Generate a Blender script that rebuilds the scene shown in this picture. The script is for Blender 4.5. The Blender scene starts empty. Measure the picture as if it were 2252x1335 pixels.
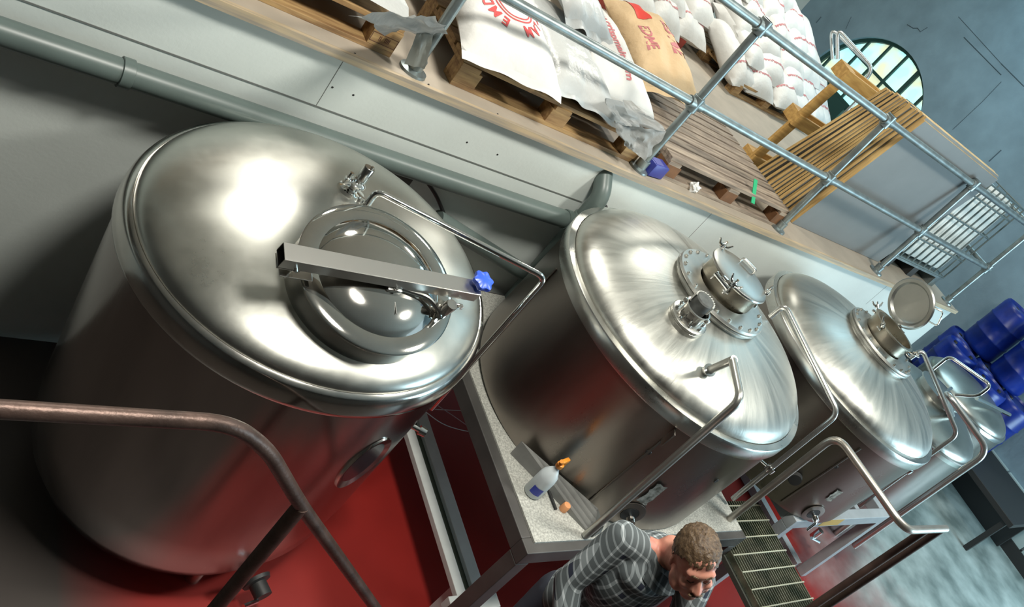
import bpy, bmesh, math, random
from mathutils import Vector, Matrix, noise
random.seed(7)
sc = bpy.context.scene
COL = sc.collection
# ------------------------------------------------------------------ camera
F = 1798.84; PX, PY = 1362.0, 667.5
CX = Vector((0.67419166, 0.16564709, 0.71974068))      # world x seen from the camera (right, down, forward)
CY = Vector((-0.39680163, -0.74068481, 0.54215725))
CU = Vector((0.62290776, -0.65111217, -0.43363448))
CAM = Vector((0, 0, 3.3))
right = Vector((CX.x, CY.x, CU.x)); up = -Vector((CX.y, CY.y, CU.y)); fwd = Vector((CX.z, CY.z, CU.z))
cd = bpy.data.cameras.new('camera'); cam = bpy.data.objects.new('camera', cd); COL.objects.link(cam)
m = Matrix((right, up, -fwd)).transposed().to_4x4(); m.translation = CAM
cam.matrix_world = m
cd.sensor_width = 36; cd.lens = F / 2252 * 36; cd.shift_x = -(PX - 1126) / 2252; cd.clip_start = .05
sc.camera = cam
sc.view_settings.view_transform = 'Standard'; sc.view_settings.look = 'None'
sc.view_settings.gamma = 1; sc.view_settings.use_curve_mapping = False
sc.view_settings.exposure = 0.22
# ------------------------------------------------------------------ world and lamps
w = bpy.data.worlds.new('world'); sc.world = w; w.use_nodes = True
w.node_tree.nodes['Background'].inputs[0].default_value = (.55, .75, .85, 1)
w.node_tree.nodes['Background'].inputs[1].default_value = 1.0
def lamp(name, loc, size, power, col, target=None, sy=None):
    l = bpy.data.lights.new(name, 'AREA'); l.energy = power; l.color = col
    l.shape = 'RECTANGLE' if sy else 'DISK'; l.size = size
    if sy: l.size_y = sy
    o = bpy.data.objects.new(name, l); COL.objects.link(o); o.location = loc
    if target is not None:
        o.rotation_euler = (Vector(target) - Vector(loc)).to_track_quat('-Z', 'Y').to_euler()
    return o
WARM = (1, .97, .88)
LAMPS = [((1.9, 5.6, 5.2), 105), ((6.4, 6.2, 5.2), 80), ((1.3, 1.0, 5.2), 150), ((4.5, .6, 5.2), 130)]
for p_, e_ in LAMPS: lamp('high_bay_light', p_, .7, e_, WARM)
# daylight from the roller door end of the hall
lamp('doorway_daylight', (9.6, -2.8, 2.2), 3.2, 330, (.60, .87, 1.0), (7.5, 2.2, .8), 3.0)
lamp('overhead_blue_fill', (9.0, 5.0, 5.7), 2.5, 70, (.55, .86, 1.0), (9.2, 4.6, 0), 3.0)  # unseen overhead area lamp, adding blue light at the far end

def ray(px, py):
    v = Vector((px - PX, py - PY, F)); return Vector((CX.dot(v), CY.dot(v), CU.dot(v))).normalized()
def at(px, py, ax, val):
    r = ray(px, py); return CAM + r * ((val - CAM[ax]) / r[ax])
# ------------------------------------------------------------------ materials
MATS = {}
def mat(name, col, rough=.5, metal=0., bump=None, var=None, **k):
    """var=(scale,amount) darkens/lightens with noise; bump=(scale,strength)"""
    if name in MATS: return MATS[name]
    M = bpy.data.materials.new(name); M.use_nodes = True; nt = M.node_tree; b = nt.nodes['Principled BSDF']
    b.inputs['Base Color'].default_value = (*col, 1); b.inputs['Roughness'].default_value = rough; b.inputs['Metallic'].default_value = metal
    for kk, v in k.items():
        b.inputs[kk.replace('_', ' ')].default_value = v
    tc = nt.nodes.new('ShaderNodeTexCoord')
    if var:
        n = nt.nodes.new('ShaderNodeTexNoise'); n.inputs['Scale'].default_value = var[0]; n.inputs['Detail'].default_value = 6
        mp = nt.nodes.new('ShaderNodeMapping'); nt.links.new(tc.outputs['Object'], mp.inputs[0]); nt.links.new(mp.outputs[0], n.inputs['Vector'])
        if len(var) > 3: mp.inputs['Scale'].default_value = var[3]
        r = nt.nodes.new('ShaderNodeValToRGB'); nt.links.new(n.outputs[0], r.inputs[0])
        c2 = var[2] if len(var) > 2 and var[2] else tuple(c * (1 - var[1]) for c in col)
        r.color_ramp.elements[0].position = .35; r.color_ramp.elements[0].color = (*c2, 1)
        r.color_ramp.elements[1].position = .68; r.color_ramp.elements[1].color = (*col, 1)
        nt.links.new(r.outputs[0], b.inputs['Base Color'])
    if bump:
        n = nt.nodes.new('ShaderNodeTexNoise'); n.inputs['Scale'].default_value = bump[0]; n.inputs['Detail'].default_value = 5
        mp = nt.nodes.new('ShaderNodeMapping'); nt.links.new(tc.outputs['Object'], mp.inputs[0]); nt.links.new(mp.outputs[0], n.inputs['Vector'])
        if len(bump) > 2: mp.inputs['Scale'].default_value = bump[2]
        u = nt.nodes.new('ShaderNodeBump'); u.inputs['Strength'].default_value = bump[1]; u.inputs['Distance'].default_value = .02
        nt.links.new(n.outputs[0], u.inputs['Height']); nt.links.new(u.outputs[0], b.inputs['Normal'])
    MATS[name] = M; return M
def steel(name, col=(.62, .61, .57), r0=.16, r1=.34, streak=None, bump=.02, aniso=0):
    if name in MATS: return MATS[name]
    M = bpy.data.materials.new(name); M.use_nodes = True; nt = M.node_tree; b = nt.nodes['Principled BSDF']
    b.inputs['Metallic'].default_value = 1
    tc = nt.nodes.new('ShaderNodeTexCoord'); mp = nt.nodes.new('ShaderNodeMapping'); n = nt.nodes.new('ShaderNodeTexNoise')
    n.inputs['Scale'].default_value = 3; n.inputs['Detail'].default_value = 8; n.inputs['Roughness'].default_value = .65
    mp.inputs['Scale'].default_value = streak or (1, 1, 1)
    nt.links.new(tc.outputs['Object'], mp.inputs[0]); nt.links.new(mp.outputs[0], n.inputs['Vector'])
    mr = nt.nodes.new('ShaderNodeMapRange'); mr.inputs[1].default_value = .3; mr.inputs[2].default_value = .7; mr.inputs[3].default_value = r0; mr.inputs[4].default_value = r1
    nt.links.new(n.outputs[0], mr.inputs[0]); nt.links.new(mr.outputs[0], b.inputs['Roughness'])
    r = nt.nodes.new('ShaderNodeValToRGB'); r.color_ramp.elements[0].color = (*[c * .8 for c in col], 1); r.color_ramp.elements[1].color = (*col, 1)
    r.color_ramp.elements[0].position = .3; r.color_ramp.elements[1].position = .65
    nt.links.new(n.outputs[0], r.inputs[0]); nt.links.new(r.outputs[0], b.inputs['Base Color'])
    if bump:
        u = nt.nodes.new('ShaderNodeBump'); u.inputs['Strength'].default_value = bump; u.inputs['Distance'].default_value = .02
        nt.links.new(n.outputs[0], u.inputs['Height']); nt.links.new(u.outputs[0], b.inputs['Normal'])
    MATS[name] = M; return M
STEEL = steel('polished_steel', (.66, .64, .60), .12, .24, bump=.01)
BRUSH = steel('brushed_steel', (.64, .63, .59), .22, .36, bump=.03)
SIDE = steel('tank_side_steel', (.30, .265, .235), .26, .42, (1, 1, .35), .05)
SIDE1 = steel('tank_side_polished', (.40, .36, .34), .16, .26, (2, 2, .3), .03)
FRAME = mat('grey_painted_steel', (.10, .095, .09), .5, .2, var=(6, .3))
GALV = mat('galvanised_steel', (.33, .38, .38), .38, .75, var=(14, .35))
DGALV = mat('aluminium_bar', (.55, .55, .53), .25, .9)
CHROME = mat('chrome', (.82, .82, .8), .08, 1)
WHITEP = mat('white_paint', (.62, .64, .62), .5, 0, var=(9, .12))
DARK = mat('dark_rubber', (.02, .02, .02), .5)
BLUEPL = mat('blue_plastic', (.02, .06, .50), .35)
# ------------------------------------------------------------------ mesh helpers
def new(name, bm, material, parent=None, smooth=True, ang=40):
    me = bpy.data.meshes.new(name); bmesh.ops.recalc_face_normals(bm, faces=bm.faces[:]); bm.to_mesh(me); bm.free()
    o = bpy.data.objects.new(name, me); COL.objects.link(o)
    for mm in (material if isinstance(material, (list, tuple)) else [material]): me.materials.append(mm)
    if smooth:
        for p in me.polygons: p.use_smooth = True
        me.set_sharp_from_angle(angle=math.radians(ang))
    if parent: o.parent = parent
    return o
def tag(o, label=None, cat=None, group=None, kind=None):
    for k, v in (('label', label), ('category', cat), ('group', group), ('kind', kind)):
        if v: o[k] = v
    return o
def thing(name, loc, label, cat, group=None, rot=None):
    o = bpy.data.objects.new(name, None); o.empty_display_size = .1; COL.objects.link(o); o.location = loc
    if rot is not None: o.rotation_euler = rot
    return tag(o, label, cat, group)
def BM(): return bmesh.new()
def box(bm, c, s, M=None, bev=0.):
    r = bmesh.ops.create_cube(bm, size=1, matrix=(M or Matrix()) @ Matrix.Translation(c) @ Matrix.Diagonal((*s, 1)))
    if bev:
        es = {e for v in r['verts'] for e in v.link_edges}
        bmesh.ops.bevel(bm, geom=list(es), offset=bev, segments=2, affect='EDGES', profile=.5)
    return bm
def box2(bm, a, b, bev=0.):
    a = Vector(a); b = Vector(b); return box(bm, (a + b) / 2, [abs(b[i] - a[i]) for i in range(3)], None, bev)
def lathe(bm, prof, M=None, seg=48, a0=0, a1=2 * math.pi):
    M = M or Matrix(); full = abs(a1 - a0 - 2 * math.pi) < 1e-6; n = seg if full else seg + 1; rows = []
    for r, z in prof:
        if r < 1e-6: rows.append([bm.verts.new(M @ Vector((0, 0, z)))])
        else: rows.append([bm.verts.new(M @ Vector((r * math.cos(a0 + (a1 - a0) * i / seg), r * math.sin(a0 + (a1 - a0) * i / seg), z))) for i in range(n)])
    for A, B in zip(rows, rows[1:]):
        for i in range(seg):
            j = (i + 1) % n
            q = [A[i % len(A)], A[j % len(A)], B[j % len(B)], B[i % len(B)]]
            q = [v for k, v in enumerate(q) if v not in q[:k]]
            if len(q) > 2: bm.faces.new(q)
    return bm
def fillet(pts, r, n=6):
    pts = [Vector(p) for p in pts]; out = [pts[0]]
    for i in range(1, len(pts) - 1):
        p = pts[i]; a = pts[i - 1] - p; b = pts[i + 1] - p; rr = min(r, a.length * .45, b.length * .45)
        A = p + a.normalized() * rr; B = p + b.normalized() * rr
        for k in range(n + 1):
            t = k / n; out.append((1 - t) ** 2 * A + 2 * t * (1 - t) * p + t * t * B)
    return out + [pts[-1]]
def tube(bm, pts, rad, seg=12, cap=True, closed=False, square=False):
    pts = [Vector(p) for p in pts]; n = len(pts); rows = []; prev = None
    rads = rad if isinstance(rad, (list, tuple)) else [rad] * n
    for i, p in enumerate(pts):
        if closed: d = (pts[(i + 1) % n] - pts[i - 1]).normalized()
        else: d = ((pts[min(i + 1, n - 1)] - pts[i]).normalized() + (pts[i] - pts[max(i - 1, 0)]).normalized()).normalized()
        if prev is None:
            u = d.cross(Vector((0, 0, 1)));
            if u.length < .05: u = d.cross(Vector((0, 1, 0)))
        else: u = prev - d * prev.dot(d)
        u.normalize(); prev = u; v = d.cross(u)
        s = 4 if square else seg; o = math.pi / 4 if square else 0; rr = rads[i] * (1.414 if square else 1)
        rows.append([bm.verts.new(p + rr * (u * math.cos(o + 2 * math.pi * k / s) + v * math.sin(o + 2 * math.pi * k / s))) for k in range(s)])
    s = len(rows[0])
    for a, b in list(zip(rows, rows[1:])) + ([(rows[-1], rows[0])] if closed else []):
        for k in range(s): bm.faces.new([a[k], a[(k + 1) % s], b[(k + 1) % s], b[k]])
    if cap and not closed: bm.faces.new(rows[0][::-1]); bm.faces.new(rows[-1])
    return bm
def disc_frame(c, n, xdir=(1, 0, 0)):
    n = Vector(n).normalized(); x = Vector(xdir); x = (x - n * x.dot(n)).normalized(); y = n.cross(x)
    M = Matrix((x, y, n)).transposed().to_4x4(); M.translation = Vector(c); return M
def child(par, name, bm, material, label=None, **k):
    o = new(name, bm, material, par, **k)
    if label: o['label'] = label
    return o
def copy_tree(o, parent=None):
    c = o.copy(); COL.objects.link(c); c.parent = parent
    if parent is not None: c.matrix_parent_inverse = o.matrix_parent_inverse.copy()
    for ch in [x for x in bpy.data.objects if x.parent == o]: copy_tree(ch, c)
    return c
FONTC = {}
def text_tris(body, size=1.):
    """flat text as (verts, faces), centred, height about size"""
    cu = bpy.data.curves.new('lettering', 'FONT'); cu.body = body; cu.size = size; cu.align_x = 'CENTER'; cu.align_y = 'CENTER'; cu.resolution_u = 2; cu.offset = .03
    o = bpy.data.objects.new('lettering', cu); me = o.to_mesh()
    r = ([tuple(v.co) for v in me.vertices], [tuple(p.vertices) for p in me.polygons]); o.to_mesh_clear()
    bpy.data.objects.remove(o); bpy.data.curves.remove(cu); return r
# ------------------------------------------------------------------ the hall
WY = 2.88; MZ = 1.9; XE = 7.68; XF = 10.7
def struct(name, bm, m, **k):
    o = new(name, bm, m, **k); o['kind'] = 'structure'; return o
# floor: red paint near the first tanks wearing off to bare concrete
fm = bpy.data.materials.new('painted_concrete'); fm.use_nodes = True; nt = fm.node_tree; b = nt.nodes['Principled BSDF']
tc = nt.nodes.new('ShaderNodeTexCoord'); sx = nt.nodes.new('ShaderNodeSeparateXYZ'); nt.links.new(tc.outputs['Object'], sx.inputs[0])
n1 = nt.nodes.new('ShaderNodeTexNoise'); n1.inputs['Scale'].default_value = 1.3; n1.inputs['Detail'].default_value = 8; nt.links.new(tc.outputs['Object'], n1.inputs['Vector'])
ad = nt.nodes.new('ShaderNodeMath'); ad.operation = 'MULTIPLY_ADD'; nt.links.new(n1.outputs[0], ad.inputs[0]); ad.inputs[1].default_value = 3.2; nt.links.new(sx.outputs[0], ad.inputs[2])
mr = nt.nodes.new('ShaderNodeMapRange'); mr.inputs[1].default_value = 7.6; mr.inputs[2].default_value = 9.4; nt.links.new(ad.outputs[0], mr.inputs[0])
n2 = nt.nodes.new('ShaderNodeTexNoise'); n2.inputs['Scale'].default_value = 2.5; n2.inputs['Detail'].default_value = 10; nt.links.new(tc.outputs['Object'], n2.inputs['Vector'])
rc = nt.nodes.new('ShaderNodeValToRGB'); nt.links.new(n2.outputs[0], rc.inputs[0])
rc.color_ramp.elements[0].position = .35; rc.color_ramp.elements[0].color = (.15, .19, .18, 1); rc.color_ramp.elements[1].position = .65; rc.color_ramp.elements[1].color = (.42, .48, .46, 1)
rr = nt.nodes.new('ShaderNodeValToRGB'); nt.links.new(n2.outputs[0], rr.inputs[0])
rr.color_ramp.elements[0].color = (.17, .006, .004, 1); rr.color_ramp.elements[1].color = (.32, .016, .011, 1)
mx = nt.nodes.new('ShaderNodeMix'); mx.data_type = 'RGBA'; nt.links.new(mr.outputs[0], mx.inputs[0]); nt.links.new(rr.outputs[0], mx.inputs[6]); nt.links.new(rc.outputs[0], mx.inputs[7])
# concrete darkened in front of the red strip, so the tank sides reflect dark
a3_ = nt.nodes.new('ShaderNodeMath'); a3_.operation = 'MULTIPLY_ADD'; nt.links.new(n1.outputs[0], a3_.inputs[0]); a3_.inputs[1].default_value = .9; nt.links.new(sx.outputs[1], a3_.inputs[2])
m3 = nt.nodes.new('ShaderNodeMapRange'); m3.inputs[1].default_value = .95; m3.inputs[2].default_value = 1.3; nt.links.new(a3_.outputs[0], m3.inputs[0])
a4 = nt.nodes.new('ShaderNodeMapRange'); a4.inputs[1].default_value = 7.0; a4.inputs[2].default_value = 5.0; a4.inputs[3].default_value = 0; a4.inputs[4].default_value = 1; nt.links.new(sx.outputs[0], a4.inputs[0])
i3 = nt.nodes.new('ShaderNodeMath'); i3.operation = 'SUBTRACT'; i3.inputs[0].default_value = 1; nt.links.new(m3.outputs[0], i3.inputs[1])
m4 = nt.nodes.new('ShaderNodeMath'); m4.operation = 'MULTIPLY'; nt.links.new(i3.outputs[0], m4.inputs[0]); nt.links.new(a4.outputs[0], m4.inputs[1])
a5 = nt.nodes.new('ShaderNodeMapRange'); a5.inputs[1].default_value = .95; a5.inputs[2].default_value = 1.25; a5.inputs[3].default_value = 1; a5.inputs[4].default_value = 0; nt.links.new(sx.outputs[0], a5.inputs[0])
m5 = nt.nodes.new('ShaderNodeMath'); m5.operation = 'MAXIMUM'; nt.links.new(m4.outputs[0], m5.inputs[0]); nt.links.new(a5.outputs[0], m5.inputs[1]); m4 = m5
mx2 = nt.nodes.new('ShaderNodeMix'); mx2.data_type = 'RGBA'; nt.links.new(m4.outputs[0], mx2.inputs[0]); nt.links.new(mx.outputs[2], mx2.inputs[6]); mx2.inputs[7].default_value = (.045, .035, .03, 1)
nt.links.new(mx2.outputs[2], b.inputs['Base Color']); b.inputs['Roughness'].default_value = .45
struct('floor', box2(BM(), (-5, -6, -.1), (XF + .2, 9.7, 0)), fm, smooth=False)
# wall under the mezzanine: boards with joints and screw heads
WALL = mat('pale_green_board', (.66, .71, .68), .55, 0, var=(3, .07), bump=(60, .03))
struct('wall_back', box2(BM(), (-5, WY, 0), (XE, WY + .12, MZ - .03)), WALL, smooth=False)
BLUEW = mat('blue_grey_plaster', (.24, .34, .40), .7, 0, var=(2.2, .22), bump=(9, .25))
MEZF = mat('mezzanine_board', (.42, .36, .29), .6, 0, var=(5, .15))
bm = BM(); box2(bm, (-5, WY - .03, MZ - .03), (XE, 9.5, MZ)); struct('floor', bm, MEZF, smooth=False).name = 'floor_mezzanine'
PLY = mat('plywood_edge', (.52, .40, .25), .6, 0, var=(3, .3, (.30, .26, .21), (1, 20, 20)))
struct('trim_1', box2(BM(), (-5, WY - .036, MZ - .034), (XE + .01, WY - .012, MZ + .003)), PLY, smooth=False)
# joints between boards
JO = mat('joint_shadow_gap', (.16, .17, .16), .8)
bm = BM()
for x in (-1.02, 1.425, 3.87, 6.3): box2(bm, (x - .0012, WY - .001, 1.62), (x + .0012, WY + .001, MZ - .035))
box2(bm, (-5, WY - .003, 1.614), (2.95, WY + .001, 1.620))
struct('trim_2', bm, JO, smooth=False)
bm = BM()
for (x, y) in ((780, 118), (731, 192), (777, 209), (942, 186), (1027, 313), (1094, 251), (1218, 307), (1094, 340), (1326, 354)):
    p = at(x, y, 1, WY); lathe(bm, [(0, .002), (.005, .001), (.005, 0)], disc_frame(p, (0, -1, 0)), 8)
struct('trim_3', bm, DARK)
# hall shell
CEIL = mat('white_ceiling', (.78, .78, .74), .8)
struct('ceiling', box2(BM(), (-5, -6, 6), (XF + .2, 9.7, 6.1)), CEIL, smooth=False)
NEAR = mat('dim_painted_wall', (.05, .045, .04), .8)
struct('wall_left', box2(BM(), (-5.1, -6, 0), (-5, 9.7, 6)), NEAR, smooth=False)
struct('wall_front', box2(BM(), (-5, -6.1, 0), (XF + .2, -6, 6)), NEAR, smooth=False)
struct('wall_rear', box2(BM(), (-5, 9.5, 0), (XF + .2, 9.7, 6)), mat('cream_plaster', (.55, .54, .48), .8, 0, var=(2, .1)), smooth=False)
# far wall with a round-headed window opening
wc_y, wc_z, wr = 7.45, 1.98, 1.16
bm = BM(); N = 28; arc = [(wc_y + wr * math.cos(t), wc_z + wr * math.sin(t)) for t in [math.pi * i / N for i in range(N + 1)]]
zb = 1.2; hole = [(wc_y + wr, zb)] + arc + [(wc_y - wr, zb)]
outer = [(9.7, zb)] + [(9.7 if c[0] > wc_y else -6, 6) if 0 else (wc_y + 8 * math.cos(math.pi * i / N), wc_z + 8 * math.sin(math.pi * i / N)) for i, c in enumerate(arc)] + [(-6, zb)]
def clampo(q): return (max(-6, min(9.7, q[0])), max(zb, min(6, q[1])))
outer = [clampo(q) for q in outer]; outer[1] = (9.7, wc_z)
def face3(bm, pts): 
    try: bm.faces.new([bm.verts.new(p) for p in pts])
    except ValueError: pass
for i in range(len(hole) - 1):
    face3(bm, [(XF, *hole[i]), (XF, *outer[i]), (XF, *outer[i + 1]), (XF, *hole[i + 1])])
    face3(bm, [(XF, *hole[i]), (XF, *hole[i + 1]), (XF + .35, *hole[i + 1]), (XF + .35, *hole[i])])
face3(bm, [(XF, wc_y + wr, zb), (XF, wc_y - wr, zb), (XF + .35, wc_y - wr, zb), (XF + .35, wc_y + wr, zb)])
face3(bm, [(XF, -6, 0), (XF, 9.7, 0), (XF, 9.7, zb), (XF, -6, zb)])
bmesh.ops.remove_doubles(bm, verts=bm.verts[:], dist=1e-4)
struct('wall_right', bm, BLUEW, smooth=False)
# cracks and joints in the plaster
bm = BM()
def crack(pts, r=.006): tube(bm, [at(x, y, 0, XF - .001) for x, y in pts], r, 4)
crack([(2202, 180), (2160, 224), (2095, 285)], .005); crack([(2202, 330), (2175, 355)], .008)
crack([(1995, 54), (2008, 62), (2018, 62), (2024, 70), (2040, 60)], .006); crack([(1795, 50), (1806, 37)], .01)
crack([(2120, 82), (2202, 165)], .006); crack([(2108, 37), (2202, 140)], .004); crack([(2202, 140), (2252, 190)], .006); crack([(1860, 64), (1872, 37)], .005)
struct('trim_4', bm, mat('plaster_crack', (.07, .10, .12), .9))
# window: dark green frame with bars and milky panes
GF = mat('green_window_frame', (.015, .06, .05), .5)
GL = bpy.data.materials.new('milky_daylight_glass'); GL.use_nodes = True; nt = GL.node_tree; b = nt.nodes['Principled BSDF']
n = nt.nodes.new('ShaderNodeTexNoise'); n.inputs['Scale'].default_value = 2.6; r = nt.nodes.new('ShaderNodeValToRGB'); tc = nt.nodes.new('ShaderNodeTexCoord')
nt.links.new(tc.outputs['Object'], n.inputs['Vector']); nt.links.new(n.outputs[0], r.inputs[0])
r.color_ramp.elements[0].position = .35; r.color_ramp.elements[0].color = (.62, .66, .45, 1); r.color_ramp.elements[1].position = .55; r.color_ramp.elements[1].color = (.42, .92, .92, 1)
nt.links.new(r.outputs[0], b.inputs['Emission Color']); b.inputs['Emission Strength'].default_value = .95; nt.links.new(r.outputs[0], b.inputs['Base Color'])
wx = XF + .10
win = thing('window_1', (wx, wc_y, wc_z), 'round-headed window with dark green bars in the far blue wall', 'window'); win['kind'] = 'structure'
def loc_bm(bm): bmesh.ops.translate(bm, vec=-Vector((wx, wc_y, wc_z)), verts=bm.verts[:]); return bm
bm = BM(); tube(bm, [(wx, y, z) for y, z in hole], .05, 6); child(win, 'window_frame', loc_bm(bm), GF)
bm = BM()
for k in range(-3, 4):
    y = wc_y + k * .34; h = math.sqrt(max(0, wr * wr - (y - wc_y) ** 2)); box2(bm, (wx - .018, y - (.035 if k == -1 else .018), zb), (wx + .018, y + (.035 if k == -1 else .018), wc_z + h))
for z, t in ((2.0, .05), (2.62, .022), (1.5, .02)):
    h = wr if z < wc_z else math.sqrt(wr * wr - (z - wc_z) ** 2); box2(bm, (wx - .02, wc_y - h, z - t), (wx + .02, wc_y + h, z + t))
box2(bm, (wx - .03, wc_y + .13, 1.2), (wx + .03, wc_y + .5, 2.0))
child(win, 'window_bars', loc_bm(bm), GF, smooth=False)
bm = BM(); face3(bm, [(wx + .05, y, z) for y, z in hole]); child(win, 'pane', loc_bm(bm), GL, smooth=False)
# lower far wall: pale panels over a dark drain, dark ledge above
bm = BM(); y = -5.2
while y < 2.75: box2(bm, (XF - .07, y + .01, .16), (XF - .005, y + .78, .62)); y += .8
struct('baseboard_right', bm, mat('pale_blue_panel', (.42, .52, .52), .6, 0, var=(3, .1)), smooth=False)
bm = BM(); box2(bm, (XF - .09, -5.2, 0), (XF - .004, 2.8, .158)); struct('trim_5', bm, DARK, smooth=False)
# ------------------------------------------------------------------ tanks
def rotz(tx, ty):
    z = Vector((tx, ty, 1)).normalized(); x = Vector((1, 0, 0)); x = (x - z * x.dot(z)).normalized(); y = z.cross(x)
    return Matrix((x, y, z)).transposed()
TK = {1: ((1.360, 2.124, 1.52), .643, (-.0546, -.0558)), 2: ((3.241, 2.042, 1.67), .775, (.0063, -.0317)), 3: ((4.998, 2.03, 1.67), .772, (.0447, -.0469))}
def TM(T):
    c, R, t = TK[T]; M = rotz(*t).to_4x4(); M.translation = Vector(c); return M
def dome_hit(T, px, py, k=.95, a=.26):
    c, R, t = TK[T]; Mi = TM(T).inverted(); o = Mi @ CAM; r = Mi.to_3x3() @ ray(px, py); S = Vector((1 / (k * R), 1 / (k * R), 1 / (a * R)))
    o2 = Vector([o[i] * S[i] for i in range(3)]); r2 = Vector([r[i] * S[i] for i in range(3)])
    A = r2.dot(r2); B = o2.dot(r2); D = B * B - A * (o2.dot(o2) - 1); h = o2 + r2 * ((-B - math.sqrt(max(D, 0))) / A)
    p = Vector([h[i] / S[i] for i in range(3)]); nn = Vector([p[i] * S[i] ** 2 for i in range(3)]).normalized()
    return p, nn      # tank local
def side_hit(T, px, py, k=1.0):
    c, R, t = TK[T]; Mi = TM(T).inverted(); o = Mi @ CAM; r = Mi.to_3x3() @ ray(px, py); Rk = R * k
    A = r.x ** 2 + r.y ** 2; B = o.x * r.x + o.y * r.y; D = B * B - A * (o.x ** 2 + o.y ** 2 - Rk * Rk); s = (-B - math.sqrt(max(D, 0))) / A
    p = o + r * s; return p, Vector((p.x, p.y, 0)).normalized()
def tl(T, px, py, h):                       # point in tank space on the plane local z = h
    Mi = TM(T).inverted(); o = Mi @ CAM; r = Mi.to_3x3() @ ray(px, py); return o + r * ((h - o.z) / r.z)
def tank_root(T, label, name='brewing_tank'):
    r = thing(name, (0, 0, 0), label, 'tank'); r.matrix_world = TM(T); return r
def dome_prof(R, k, a, n=20, r0=0):
    return [(k * R * math.sin(t), a * R * math.cos(t)) for t in [math.pi / 2 * i / n for i in range(n + 1)]][::-1]
def shell(T, depth, a, cone=0.06, k=.95, band=.11, bodymat=SIDE, domemat=BRUSH, bandmat=BRUSH):
    c, R, t = TK[T]; return R
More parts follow.
